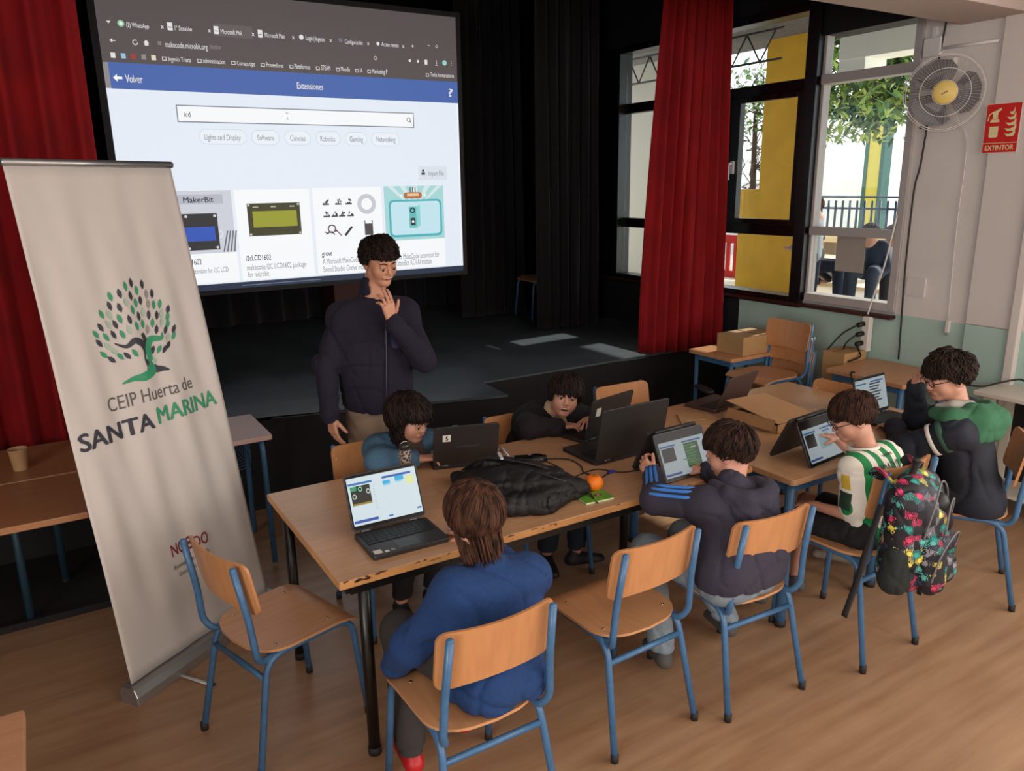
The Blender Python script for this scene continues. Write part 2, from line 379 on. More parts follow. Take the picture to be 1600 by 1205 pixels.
for z0,z1 in ((1.14,1.585),(1.645,2.665),(2.73,3.2)): MB().bx(5.155,5.161,3.255,3.955,z0,z1).build('pane',GL,W2)
tag(MB().box((5.148,3.63,1.455),(.002,.24,.26)).build('taped_paper',mat('taped_paper','a39a90',.8)),'grey-beige sheet of paper taped inside the lower pane of the white-framed window','paper')
S('trim_6',MB().bx(5.03,5.16,3.19,6.6,1.035,1.06,mat('dark_red_sill','3a1a16',.4)),bevel=.004)
# ------------------------------------------------ outside
YEL=mat('yellow_paint','e8b022',.7,bump=.2,bscale=20,var=.06,vscale=4)
OW=mat('outside_white','f1efe8',.8)
S('courtyard_ground',MB().bx(5.32,26,-4,30,.5,.6,mat('concrete_ground','d8cfc0',.85,var=.08,vscale=3)))
S('canopy_roof',MB().bx(5.3,8.45,-5,13,3.66,3.7,mat('corrugated_grey','6a6460',.7)))
cn=MB()
for i in range(34): cn.tube([(5.35+.092*i,-4.9,3.655),(5.35+.092*i,13,3.655)],.028,6)
cn.build('roof_rib',mat('corrugated_grey','6a6460',.7),bpy.data.objects['canopy_roof'])['kind']='stuff'
pl=thing('yellow_pillar','square yellow-painted pillar outside the black-framed window','pillar',(8.3,6.5,.6))
MB().bx(-.3,-.12,-.22,.54,0,3.06).build('shaft',YEL,pl,bevel=.01); MB().bx(-.29,-.12,.54,.86,0,1.28).build('low_block',YEL,pl,bevel=.01)
tr=MB()
for i in range(14):
    y=6.4+.42*i; tr.tube([(7.4,y,3.62),(7.4,y+.21,3.3),(7.4,y+.42,3.62)],.012,5)
tr.tube([(7.4,6.3,3.3),(7.4,12,3.3)],.014,5); tr.tube([(7.4,6.3,3.62),(7.4,12,3.62)],.014,5)
tag(tr.build('roof_truss',mat('rusty_wire','4a4440',.6)),'thin zigzag wire truss under the canopy outside the window','truss')
S('wall_outside',MB().bx(8.05,8.45,3.0,6.05,3.28,3.66,OW).bx(8.06,8.44,5.72,6.05,3.1,3.28,OW).bx(7.9,8.4,8.6,9.9,.6,3.66,mat('outside_beige','c9bfae',.8))
  .bx(14,14.3,9.6,30,.6,3.3,OW).bx(11.6,11.8,9,16,.6,1.95,mat('outside_grey','c9c9c8',.8)).bx(19,19.3,-8,24,.6,4.2,OW))
# distant yellow pillar with green edges
dp=thing('distant_pillar','pale yellow pillar with green edge strips behind the courtyard fence','pillar',(13,8.79,.6))
MB().bx(-.1,.1,-.12,.12,0,3.2).build('shaft',mat('pale_yellow','e6d463',.7),dp); 
for y in(-.155,.155): MB().bx(-.11,.11,y-.035,y+.035,0,3.2).build('edge_strip',mat('green_strip','3d6b62',.6),dp)
fe=thing('railing_fence','dark blue metal railing fence across the courtyard','fence',(12,8.3,.6))
DB=mat('dark_blue_metal','1f3252',.5)
for z in (1.09,.9): MB().tube([(0,-1.2,z),(0,1.4,z)],.018,6,DB).build('rail',DB,fe)
for i in range(19): MB().tube([(0,-1.15+.14*i,.0),(0,-1.15+.14*i,1.03)],.02,6,DB).build('baluster',DB,fe)
rb=thing('traffic_barrier','red plastic pedestrian barrier with slots standing outside','barrier',(8.8,8.25,.6),radians(90))
RP=mat('red_plastic','c8161c',.4)
MB().bx(-.62,.62,-.03,.03,.5,.62).bx(-.62,.62,-.03,.03,.0,.1).build('rail',RP,rb,bevel=.01)
for i in range(9): MB().bx(-.62+.145*i,-.56+.145*i,-.025,.025,.1,.5).build('upright',RP,rb,bevel=.01)
# tree outside
def tree():
    t=thing('courtyard_tree','leafy green tree hanging over the courtyard beyond the white-framed window','tree',(11.5,7.95,.6))
    R=random.Random(5); b=MB(); BK=mat('bark','4a3a30',.9)
    b.tube(curve_pts([(1.2,-1.2,0),(1.1,-1.1,1.6),(.6,-.6,2.6),(0,0,3.3),(-.3,.7,3.6)]),[.16]*13+[.1]*12,8,BK)
    b.build('trunk',BK,t)
    br=MB()
    for i in range(26):
        p=V(R.uniform(-.5,.8),R.uniform(-.7,1.3),R.uniform(2.7,3.5)); q=p+V(R.uniform(-.5,.5),R.uniform(-.6,.6),R.uniform(-.6,.2)); br.tube([p,(p+q)/2+V(0,0,.06),q],[.025,.015,.006],5,BK)
    br.build('branch',BK,t)['kind']='stuff'
    for nm,cl,s in (('foliage','5c7a34',1),('foliage','94a84a',2),('foliage','3b5a2c',3)):
        lf=MB(); R=random.Random(s)
        for i in range(1300):
            p=V(R.gauss(0,.45),R.gauss(0,.62),R.uniform(1.85,3.7)); 
            if p.z<1.9+.45*abs(sin(p.y*4)): continue
            a=Matrix.Rotation(R.uniform(0,6.3),3,'Z')@Matrix.Rotation(R.uniform(-1.2,1.2),3,'X'); l=R.uniform(.06,.12); ww=l*.42
            vs=[V(0,-l,0),V(ww,-l*.2,.01),V(ww*.7,l*.5,0),V(0,l,-.01),V(-ww*.7,l*.5,0),V(-ww,-l*.2,.01)]; lf.add([p+a@v for v in vs],[(0,1,2,3),(0,3,4,5)])
        lf.build(nm,mat('leaf_'+cl,cl,.5),t)['kind']='stuff'
tree()
def ivy():
    t=thing('bare_tree','thin bare-branched tree beside the yellow pillar outside','tree',(9.6,8.55,.6)); R=random.Random(3); b=MB(); BK=mat('bark','4a3a30',.9)
    b.tube([(0,0,0),(.02,.03,1.2),(-.05,0,2.4)],[.07,.05,.03],7,BK); b.build('trunk',BK,t); b=MB()
    for i in range(60):
        z=R.uniform(.9,2.9); p=V(0,R.uniform(-.35,.35),z); pts=[p]
        for k in range(4): pts.append(pts[-1]+V(R.uniform(-.1,.1),R.uniform(-.2,.2),R.uniform(-.05,.2)))
        b.tube(pts,[.012,.009,.007,.005,.003],4,BK)
    b.build('branch',BK,t)['kind']='stuff'
    lf=MB()
    for i in range(700):
        p=V(R.gauss(0,.2),R.gauss(.1,.45),R.uniform(2.1,3.0)); d=V(R.uniform(-1,1),R.uniform(-1,1),R.uniform(-1,1)).normalized()*.05; e=d.orthogonal()*.5; lf.add([p-d,p+e,p+d,p-e],[(0,1,2,3)])
    lf.build('foliage',mat('leaf_5c7a34','5c7a34',.5),t)['kind']='stuff'
ivy()
for i,(x,y0,y1,z) in enumerate(((9.2,5.3,7.3,.38),(9.9,5.4,7.6,.62))):
    b=thing('court_bench',['low cream bench slab in the courtyard, nearer the window','higher cream bench slab in the courtyard, farther from the window'][i],'bench',(x,(y0+y1)/2,.6))
    MB().bx(-.22,.22,-(y1-y0)/2,(y1-y0)/2,z-.1,z).build('slab',mat('cream_stone','e8dfbe',.7),b,bevel=.01); 
    for k in(-.7,.7): MB().bx(-.18,.18,k-.1,k+.1,0,z-.1).build('support',mat('cream_stone2','8a8070',.7),b)
# ------------------------------------------------ curtains
def curtain(name,label,x0,x1,y,z0,z1,folds,amp,mt,X0=None,X1=None,seed=0,zr=0,cat='curtain',nz=26,axis='x'):
    R=random.Random(seed); X0=x0 if X0 is None else X0; X1=x1 if X1 is None else X1; nx=folds*10; ph=[R.uniform(-.5,.5) for _ in range(folds+2)]
    vs=[];fs=[]
    for k in range(nz+1):
        t=k/nz; z=z0+(z1-z0)*t; e=t**1.4
        for i in range(nx+1):
            u=i/nx; a0=x0+(x1-x0)*u; a1=X0+(X1-X0)*u; x=a0+(a1-a0)*e; p=u*folds; f=int(p)
            am=amp*(1-.35*t); off=am*sin(2*pi*p+ph[min(f,folds)]*.9+.5*sin(3*t+f))+am*.35*sin(4.3*pi*p+2*t)
            zz=z+(zr*u*(1-t)); q=(x,y+off,zz) if axis=='x' else (y+off,x,zz)
            vs.append(q)
    for k in range(nz):
        for i in range(nx): a=k*(nx+1)+i; fs.append((a,a+1,a+nx+2,a+nx+1))
    mb=MB().add(vs,fs,mt,True); o=mb.build(name,mt); sd=o.modifiers.new('solid','SOLIDIFY'); sd.thickness=.006
    return tag(o,label,cat)
curtain('stage_curtain','bright red floor-length stage curtain gathered beside the black-framed window',4.05,4.92,4.67,.66,3.8,7,.05,RED,4.25,4.86,3,-.06)
curtain('stage_curtain','dark red stage curtain hanging left of the projection screen behind the banner',-1.1,.34,4.66,.66,3.8,9,.05,RED,-1.1,.36,5,.02)
curtain('black_leg_curtain','black wing curtain nearest the window, hanging to the stage floor',4.12,4.8,6.25,.61,3.8,6,.06,DRAPE,4.1,4.8,1,0)
curtain('black_leg_curtain','black wing curtain behind the chair on the stage, right of the screen',3.85,4.6,7.3,.61,3.8,6,.06,DRAPE,3.85,4.6,2,0)
curtain('black_backdrop','long black backdrop curtain across the rear of the stage',-3.4,5.0,8.3,.61,3.8,30,.05,DRAPE,None,None,4,0,nz=6)
# ------------------------------------------------ projection screen (flat picture, gives off the projected light)
SC=thing('projection_screen','large projection screen over the stage showing a web page of extensions','screen',(0,6,0))
ms=MB().bx(.52,3.21,.002,.03,1.24,3.34,mat('screen_black_border','0a0a0d',.7)); ms.build('border',parent=SC)
ES=.93
def e(c): return em(c,ES)
ICP=[]
def rect(mb,x0,x1,z0,z1,c,d=.0): mb.add([(x0,-d,z0),(x1,-d,z0),(x1,-d,z1),(x0,-d,z1)],[(0,1,2,3)],e(c) if isinstance(c,str) else c)
def pill(mb,x0,x1,z0,z1,c,d): 
    P=rrect(x1-x0,z1-z0,(z1-z0)*.48,6,(x0+x1)/2,(z0+z1)/2); mb.add([(p[0],-d,p[1]) for p in P],[tuple(range(len(P)))],e(c))
def ringp(mb,cx,cz,r0,r1,c,d,n=24,a0=0,a1=2*pi):
    vs=[];fs=[]
    for i in range(n+1):
        a=a0+(a1-a0)*i/n; vs+= [(cx+r0*cos(a),-d,cz+r0*sin(a)),(cx+r1*cos(a),-d,cz+r1*sin(a))]
    for i in range(n): fs.append((2*i,2*i+1,2*i+3,2*i+2))
    mb.add(vs,fs,e(c))
def disc(mb,cx,cz,r,c,d,n=14): mb.add([(cx+r*cos(2*pi*i/n),-d,cz+r*sin(2*pi*i/n)) for i in range(n)],[tuple(range(n))],e(c))
pg=MB(); rect(pg,.565,3.168,1.32,2.65,'e9f1fb',.001); rect(pg,3.15,3.168,1.32,2.65,'f4f8fd',.0015); rect(pg,.565,3.168,1.275,1.32,'1d2c44',.001); pg.build('web_page',parent=SC)
hb=MB(); rect(hb,.565,3.168,2.81,3.30,'57504f',.001); rect(hb,.565,.6,2.0,2.81,'8f8d90',.0008); rect(hb,1.283,1.548,3.02,3.10,'645d5c',.0015); hb.build('browser_bar',parent=SC)
bb=MB(); rect(bb,.597,3.168,2.648,2.812,'4867ad',.002); bb.build('blue_banner',parent=SC)
sb=MB(); rect(sb,.981,2.763,2.447,2.561,'7b818c',.002); rect(sb,.988,2.756,2.454,2.554,'fbfdff',.0025); ringp(sb,2.716,2.508,.012,.017,'4a4e58',.003); rect(sb,2.727,2.737,2.488,2.498,'4a4e58',.003)
rect(sb,1.741,1.744,2.485,2.53,'3a3e48',.003); rect(sb,1.733,1.752,2.528,2.531,'3a3e48',.003); rect(sb,1.733,1.752,2.484,2.487,'3a3e48',.003); sb.build('search_box',parent=SC)
for x0,x1 in ((1.11,1.435),(1.47,1.671),(1.71,1.906),(1.947,2.138),(2.177,2.352),(2.388,2.629)):
    p=MB(); pill(p,x0,x1,2.303,2.407,'d3dae6',.002); pill(p,x0+.004,x1-.004,2.307,2.403,'eff5fc',.0025); p.build('button',parent=SC)
p=MB(); rect(p,2.78,3.041,2.04,2.15,'dfe6ef',.002); disc(p,2.824,2.115,.011,'333942',.003); rect(p,2.808,2.84,2.082,2.1,'333942',.003); p.build('button',parent=SC)
# cards
c1=MB(); rect(c1,.70,1.287,1.33,1.99,'fbfdff',.002); rect(c1,.70,1.285,1.545,1.988,'cfd3dc',.0025); rect(c1,.92,1.225,1.895,1.96,'b8bcc8',.003); rect(c1,.80,1.172,1.57,1.828,'2c2b2e',.003); rect(c1,.85,1.148,1.634,1.735,'2e57b8',.0035)
for x in(.96,1.155): disc(c1,x,1.81,.01,'d5d5d5',.004); disc(c1,x,1.585,.01,'d5d5d5',.004)
for k in range(4): c1.add([(1.19+.025*k,-.0032,1.55),(1.2+.025*k,-.0032,1.55),(1.24+.02*k,-.0032,1.7),(1.23+.02*k,-.0032,1.7)],[(0,1,2,3)],e('6b6f78'))
ringp(c1,1.175,1.68,.02,.028,'e8e8ee',.004,12,-1.5,1.5); c1.build('card',parent=SC)
c2=MB(); rect(c2,1.306,1.86,1.33,1.988,'fbfdff',.002); rect(c2,1.388,1.78,1.652,1.889,'3d3c20',.0025); rect(c2,1.424,1.752,1.715,1.832,'9a9c2c',.003)
for x in(1.40,1.768):
    for z in(1.664,1.877): disc(c2,x,z,.009,'c9c6b0',.0035)
for x in(1.45,1.58,1.72): rect(c2,x-.02,x+.02,1.858,1.866,'b9b79c',.0035)
c2.build('card',parent=SC)
c3=MB(); rect(c3,1.885,2.445,1.33,1.992,'fbfdff',.002); ringp(c3,2.318,1.862,.045,.078,'c9cdd4',.003)
R=random.Random(2)
for cx_,cz_ in ((1.985,1.882),(2.085,1.882),(2.17,1.882),(1.985,1.79),(2.05,1.79),(2.11,1.79),(2.18,1.79)):
    for k in range(7): a=cx_+R.uniform(-.022,.018); b=cz_+R.uniform(-.018,.012); rect(c3,a,a+.009,b,b+.013,'2e2c33',.003+.0001*k)
    rect(c3,cx_-.026,cx_+.026,cz_-.02,cz_-.008,'4a474f',.0029)
ringp(c3,2.02,1.68,.024,.034,'5c4744',.003); 
for a in range(5): c3.tube([(2.02+.03*cos(a*1.2-1.9)-.0,-.003,1.66+.02*sin(a)),(2.02+.075*cos(a*1.2-2.3),-.003,1.64+.02*sin(a*2))],.004,4,e('5c4744'))
c3.tube([(2.125,-.003,1.625),(2.185,-.003,1.69)],.009,4,e('3a3a40')); rect(c3,2.29,2.36,1.62,1.71,'4a4346',.003); rect(c3,2.29,2.298,1.71,1.735,'4a4346',.003); rect(c3,2.352,2.36,1.71,1.735,'4a4346',.003); c3.build('card',parent=SC)
c4=MB(); rect(c4,2.469,3.0,1.33,1.995,'fbfdff',.002); rect(c4,2.469,3.0,1.563,1.995,'a9dadb',.0025)
for k in range(5): c4.add([(2.735,-.0028,1.8),(2.5+.11*k,-.0028,1.994),(2.55+.11*k,-.0028,1.994)],[(0,1,2)],e('d8ecea'))
P=rrect(.475,.30,.04,5,2.742,1.737); c4.add([(p[0],-.003,p[1]) for p in P],[tuple(range(len(P)))],e('4fb3bd')); P=rrect(.44,.265,.03,5,2.742,1.739); c4.add([(p[0],-.0034,p[1]) for p in P],[tuple(range(len(P)))],e('c6e9f2'))
rect(c4,2.68,2.745,1.66,1.83,'66bfc0',.0038); c4.add([(2.745,-.0038,1.66),(2.78,-.0038,1.675),(2.78,-.0038,1.845),(2.745,-.0038,1.83)],[(0,1,2,3)],e('8fd6d4')); ringp(c4,2.712,1.80,.012,.024,'233a3e',.0042); rect(c4,2.692,2.735,1.68,1.74,'2a3036',.0042); disc(c4,2.713,1.71,.011,'f4f4f4',.0046)
P=rrect(.16,.05,.02,4,2.722,1.92); c4.add([(p[0],-.0042,p[1]) for p in P],[tuple(range(len(P)))],e('b56a3c')); rect(c4,2.67,2.775,1.915,1.935,'e8c9a0',.0045)
for x in(2.70,2.722,2.744): rect(c4,x-.004,x+.004,1.945,1.985,'5a3a2c',.0045)
for x in(2.62,2.83): disc(c4,x,1.92,.012,'e8fbff',.0045)
c4.build('card',parent=SC)
TX=[('(2) WhatsApp',0.736,0.872,3.048,.036),('1ª Sensión',1.032,1.141,3.052,.037),('Microsoft Mak',1.33,1.475,3.053,.038),('Microsoft Mak',1.631,1.773,3.054,.039),('Login | Ingenio',1.927,2.07,3.056,.04),('Configuración',2.224,2.363,3.053,.038),('Acceso remoto',2.518,2.66,3.056,.039),('makecode.microbit.org',0.961,1.231,2.945,.046),('/#editor',1.244,1.325,2.95,.038),('Ingenio Triana',0.969,1.113,2.854,.037),('administracion',1.192,1.338,2.856,.039),('Correos tipo',1.418,1.543,2.854,.039),('Proveedores',1.622,1.745,2.856,.039),('Plataformas',1.827,1.943,2.857,.041),('STEAM',2.025,2.096,2.859,.041),('Moodle',2.179,2.249,2.859,.041),('IA',2.33,2.35,2.858,.039),('Marketing P',2.429,2.554,2.857,.042),('Todos los marcadores',2.924,3.135,2.859,.04),('Volver',0.688,0.792,2.716,.061),('Extensiones',1.833,2.031,2.725,.058),('?',3.081,3.121,2.729,.076),('lcd',1.028,1.069,2.501,.042),('Lights and Display',1.146,1.394,2.352,.05),('Software',1.511,1.631,2.354,.048),('Ciencias',1.75,1.864,2.354,.049),('Robotics',1.98,2.095,2.354,.05),('Gaming',2.212,2.32,2.354,.051),('Networking',2.433,2.591,2.356,.051),('Import File',2.87,3.009,2.094,.046),('MakerBit',0.955,1.159,1.926,.05),('i2cLCD1602',.848,1.031,1.49,.049),('i2cLCD1602',1.346,1.529,1.494,.051),('grove',1.923,2.006,1.496,.053),('A makecode extension for I2C LCD',.80,1.211,1.424,.046),('makecode I2C LCD1602 package',1.346,1.793,1.425,.051),('for microbit',1.348,1.503,1.373,.051),('A Microsoft MakeCode extension for',1.926,2.40,1.434,.053),('Seeed Studio Grove modules',1.925,2.33,1.372,.054),('This is a MakeCode extension for',2.49,2.94,1.432,.057),('for KittenBot KOI AI module',2.49,2.868,1.38,.057)]
for i,t in enumerate(TX):
    wh=i<22; c='e6e2e2' if wh else ('2a2e36' if t[0] in('i2cLCD1602','grove','MakerBit','lcd') else '8a909b')
    if t[0]=='/#editor': c='8b8584'
    lt=MB(); put_text(lt,t[0],(0,-.0052,0),(1,0,0),(0,0,1),t[1],t[2],t[3],t[4]*.82,e(c),.012 if i in(19,20,21,30,31,32,33) else .004); lt.build('lettering',parent=SC)
ic=MB()
for x in (.705,): disc(ic,x,3.052,.021,'8fc7a0',.003); disc(ic,x,3.052,.011,'f0f4f0',.0035)
for x in (1.003,1.301,1.6): rect(ic,x-.016,x+.016,3.033,3.083,'e8e6e6',.003); rect(ic,x-.01,x+.01,3.05,3.056,'6a6464',.0035)
disc(ic,1.895,3.058,.017,'e8e6e6',.003); ringp(ic,2.191,3.06,.008,.012,'9a97b8',.003); disc(ic,2.49,3.056,.013,'e8e6e6',.003)
for x in(.955,1.255,1.55,1.835,2.115,2.41,2.70): 
    for s in(1,-1): ic.add([(x-.008,-.003,3.05-.008*s),(x-.005,-.003,3.05-.011*s),(x+.008,-.003,3.05+.008*s),(x+.005,-.003,3.05+.011*s)],[(0,1,2,3)],e('e6e2e2'))
rect(ic,2.77,2.79,3.056,3.060,'e6e2e2',.003); rect(ic,2.778,2.782,3.046,3.07,'e6e2e2',.003)
for x in(2.92,): rect(ic,x-.01,x+.01,3.07,3.074,'e6e2e2',.003)
ringp(ic,2.99,3.07,.009,.013,'e6e2e2',.003,4)
ic.add([(.62,-.003,3.062),(.645,-.003,3.062),(.632,-.003,3.046)],[(0,1,2)],e('e6e2e2'))
rect(ic,.63,.66,2.942,2.947,'e6e2e2',.003); ic.add([(.624,-.003,2.9445),(.64,-.003,2.958),(.64,-.003,2.931)],[(0,1,2)],e('e6e2e2')); ringp(ic,.776,2.942,.012,.017,'e6e2e2',.003,16,.8,6.2); 
rect(ic,.832,.856,2.926,2.944,'e6e2e2',.003); ic.add([(.826,-.003,2.944),(.862,-.003,2.944),(.844,-.003,2.963)],[(0,1,2)],e('e6e2e2')); rect(ic,.915,.937,2.94,2.944,'d8d4d4',.003); rect(ic,.915,.937,2.952,2.956,'d8d4d4',.003)
for x,c in((.633,'e8e6e6'),(.694,'9ec3dc'),(.753,'a83a34'),(.817,'8f8b8a'),(.878,'e3d8c4')): rect(ic,x-.014,x+.014,2.838,2.87,c,.003)
for x in(.945,1.17,1.396,1.60,1.806,2.003,2.157,2.308,2.406,2.90): rect(ic,x-.015,x+.012,2.84,2.864,'e6e2e2',.003); rect(ic,x-.011,x+.008,2.844,2.86,'57504f',.0035)
ringp(ic,2.463,2.951,.010,.014,'d8d4d4',.003)
for x in(2.75,2.82): disc(ic,x,2.95,.011,'e6e2e2',.003,8)
rect(ic,2.878,2.902,2.93,2.965,'e6e2e2',.003); rect(ic,2.98,2.985,2.935,2.966,'e6e2e2',.003); rect(ic,2.97,2.995,2.928,2.932,'e6e2e2',.003); disc(ic,3.055,2.952,.02,'9fd3cf',.003)
for z in(2.938,2.952,2.966): disc(ic,3.117,z,.003,'e6e2e2',.003,6)
ic.add([(.615,-.003,2.716),(.64,-.003,2.74),(.64,-.003,2.692)],[(0,1,2)],e('ffffff')); rect(ic,.635,.67,2.708,2.724,'ffffff',.003)
rect(ic,1.3,1.9,1.292,1.298,'6a7a90',.003); ic.build('icons',parent=SC)['kind']='stuff'
# ------------------------------------------------ roll-up banner
U=V(.655,.443,0).normalized(); top=V(-.047,3.314,2.095)-V(.085,3.118,.08); Vv=top.normalized(); Nn=U.cross(Vv).normalized()
BA=thing('roll_up_banner','tall white roll-up banner with a tree logo, tilted beside the left chair','banner',(.085,3.118,0))
def BP(s_,t_,d=0): return V(0,0,.08)+U*s_+Vv*t_+Nn*d
CLOTHB=mat('banner_vinyl','c4bdb7',.6,bump=.05,bscale=12)
vs=[];fs=[];nx=48;nt=40
def bdep(u,t): return .006*sin(9*u+2.2*t)*sin(pi*min(1,t/1.9))+.005*sin(23*u-3*t+1)*(.3+.7*sin(pi*t/2.03))+.003*sin(41*u+5*t)*max(0,sin(pi*t/2.03))
for k in range(nt+1):
    t=2.03*k/nt
    for i in range(nx+1):
        u=i/nx; wd=.791-(.06*(t/2.03)); s_=u*wd; vs.append(BP(s_,t,bdep(u,t)))
for k in range(nt):
    for i in range(nx): a=k*(nx+1)+i; fs.append((a,a+1,a+nx+2,a+nx+1))
o=MB().add(vs,fs,CLOTHB,True).build('panel',CLOTHB,BA); sd=o.modifiers.new('s','SOLIDIFY'); sd.thickness=.002; sd.offset=-1
d_=.013
MB().tube([BP(-.004,2.035),BP(.737,2.035)],.014,10).build('top_rail',ALU,BA)
Rb=Matrix((U,Vector((0,0,1)).cross(U),(0,0,1))).transposed()
MB().prism([(-.05,-.04),(-.05,.0),(-.035,.035),(.035,.035),(.05,0),(.05,-.04)],-.02,.83,ALU,Matrix((Rb.col[1],Rb.col[2],Rb.col[0])).transposed(),V(0,0,.04)).build('base',mat('base_grey','b2ada8',.4,.25),BA,bevel=.004)
for s_ in (.2,.62):
    a=V(0,0,.008)+U*s_; q=-Nn
    MB().tube([a,a+V(U.y,-U.x,0)*.2],.011,6,mat('foot_silver','b8b6b2',.4,.3),flat=.3).tube([a+V(U.y,-U.x,0)*.2,a+V(U.y,-U.x,0)*.225],.014,6,RUB,flat=.4).build('foot',ALU,BA)
back=V(-U.y,U.x,0)
MB().tube([V(0,0,.02)+U*.4+back*.06,V(0,0,.02)+U*.36+back*.31+V(0,0,1.95)],.008,6).build('pole',ALU,BA)
GR='2f8f66';DK='2e2f3a';GY='8f8a82';TQ='9fb5a4'
def pf(c): return mat('ink_'+c,c,.6)
tl=MB(); LV=[(0.404,1.565,0),(0.457,1.553,0),(0.372,1.555,1),(0.424,1.532,1),(0.338,1.53,0),(0.498,1.51,0),(0.3,1.524,1),(0.387,1.515,0),(0.432,1.49,0),(0.469,1.512,2),(0.358,1.492,3),(0.289,1.488,0),(0.326,1.475,0),(0.406,1.483,1),(0.467,1.47,2),(0.494,1.463,1),(0.525,1.462,1),(0.381,1.458,1),(0.433,1.441,3),(0.557,1.434,0),(0.245,1.461,1),(0.28,1.454,3),(0.406,1.428,0),(0.457,1.426,0),(0.523,1.422,3),(0.497,1.418,0),(0.548,1.404,1),(0.317,1.432,1),(0.355,1.422,0),(0.266,1.417,3),(0.295,1.413,0),(0.419,1.395,1),(0.467,1.391,1),(0.514,1.387,3),(0.541,1.374,1),(0.229,1.412,0),(0.384,1.391,1),(0.437,1.368,2),(0.479,1.361,0),(0.524,1.351,0),(0.566,1.349,0),(0.344,1.382,3),(0.315,1.369,1),(0.278,1.375,0),(0.244,1.371,1),(0.204,1.389,1),(0.21,1.353,0),(0.527,1.319,3),(0.558,1.32,1),(0.243,1.334,3),(0.264,1.31,3),(0.219,1.305,1),(0.247,1.28,0),(0.285,1.286,1),(0.315,1.282,0),(0.348,1.286,1),(0.441,1.28,0),(0.471,1.278,1),(0.52,1.287,0),(0.496,1.273,0)]
def onb(s_,t_): 
    return BP(s_,t_,bdep(s_/(.791-.06*t_/2.03),t_)+.0025)
for s_,t_,c in LV:
    dx,dy=s_-.395,t_-1.25; a=math.atan2(dy,dx); a=a*.55+pi/2*.45 if dy>0 else a; l=.021;wd=.0095
    P=[(cos(a)*q*l-sin(a)*r*wd,sin(a)*q*l+cos(a)*r*wd) for q,r in((1,0),(.35,.9),(-.35,.9),(-1,0),(-.35,-.9),(.35,-.9))]
    tl.add([onb(s_+p[0],t_+p[1]) for p in P],[(0,1,2,3,4,5)],pf([DK,GR,GY,TQ][c]))
def strip(P,w,c,lift=0):
    P=curve_pts([(p[0],p[1],0) for p in P],5); n=len(P); vs=[]
    for i,p in enumerate(P):
        tn=(P[min(i+1,n-1)]-P[max(i-1,0)]).normalized(); nn_=V(-tn.y,tn.x,0); u=i/(n-1); ww=w[0]*(1-u)+w[1]*u if len(w)==2 else (w[0]*(1-2*u)+w[1]*2*u if u<.5 else w[1]*(2-2*u)+w[2]*(2*u-1))
        for sg in(1,-1): q=p+nn_*ww*sg; vs.append(onb(q.x,q.y)+Nn*lift)
    tl.add(vs,[(2*i,2*i+1,2*i+3,2*i+2) for i in range(n-1)],pf(c))
strip([(.405,1.358),(.415,1.31),(.405,1.25),(.43,1.205),(.47,1.195),(.497,1.184)],(.008,.022,.002),DK)
strip([(.273,1.34),(.32,1.318),(.36,1.335),(.40,1.305),(.41,1.25)],(.002,.013,.018),DK)
strip([(.502,1.345),(.492,1.322),(.44,1.325),(.415,1.28),(.42,1.24)],(.002,.015,.018),GR,.0006)
strip([(.40,1.225),(.42,1.20),(.37,1.183),(.32,1.185),(.268,1.176)],(.02,.018,.002),GR,.0006)
strip([(.395,1.262),(.425,1.25),(.44,1.225)],(.010,.012),TQ,.0008)
tl.build('tree_logo',parent=BA)
bt=MB(); 
def btext(txt,x0,x1,yc,h,c,bold=0,nm='lettering'):
    m=MB(); v,f=text_poly(txt,bold); nb=max(1,len(v)//5) if bold else len(v)+1; xs=[p[0] for p in v]; a,b=min(xs),max(xs)
    m.add([onb(x0+(p[0]-a)/(b-a)*(x1-x0),yc+(p[1]/.72-.5)*h)+Nn*.0002*(i//nb) for i,p in enumerate(v)],f,pf(c)); m.build(nm,parent=BA)
btext('CEIP Huerta de',.187,.603,1.108,.058,'5a5552'); btext('SANTA',.026,.372,1.0,.07,DK,.028); btext('MARINA',.39,.722,1.01,.07,GR,.024)
btext('NO',.315,.392,.432,.055,'7a1420',.012); btext('DO',.432,.508,.42,.055,'7a1420',.012); btext('8',.398,.426,.43,.06,'7a1420',.01)
btext('Ayuntamiento de Sevilla',.309,.5,.357,.022,'4a4644'); btext('Distrito Casco Antiguo',.33,.48,.318,.02,'4a4644')
# ------------------------------------------------ tables
def table(name,label,x0,x1,y0,y1,h,legmat,topm,r,legr,legs,rz=0,group=None,rail=True,under=None,th=.028,corner=.01):
    cx,cy=(x0+x1)/2,(y0+y1)/2; t=thing(name,label,'table',(cx,cy,0),rz,group); a,b=(x1-x0)/2,(y1-y0)/2
    MB().prism(rrect(2*a,2*b,max(corner,.006),4),h-th,h,topm).build('tabletop',parent=t,bevel=.003)
    for lx,ly in legs:
        lx-=cx;ly-=cy
        m=MB().tube([(lx,ly,.02),(lx,ly,h-th)],legr,12) if r=='round' else MB().bx(lx-legr,lx+legr,ly-legr,ly+legr,.02,h-th)
        l=m.build('leg',legmat,t,bevel=0 if r=='round' else .003); MB().tube([(lx,ly,0),(lx,ly,.03)],legr*1.12,12).build('foot',RUB,l)
    if rail:
        f=MB(); q=.045
        for s_ in(-1,1): f.bx(-a+q,a-q,s_*(b-q)-.012,s_*(b-q)+.012,h-th-.045,h-th); f.bx(s_*(a-q)-.012,s_*(a-q)+.012,-b+q,b-q,h-th-.045,h-th)
        f.build('frame_rail',under or legmat,t)
    return t
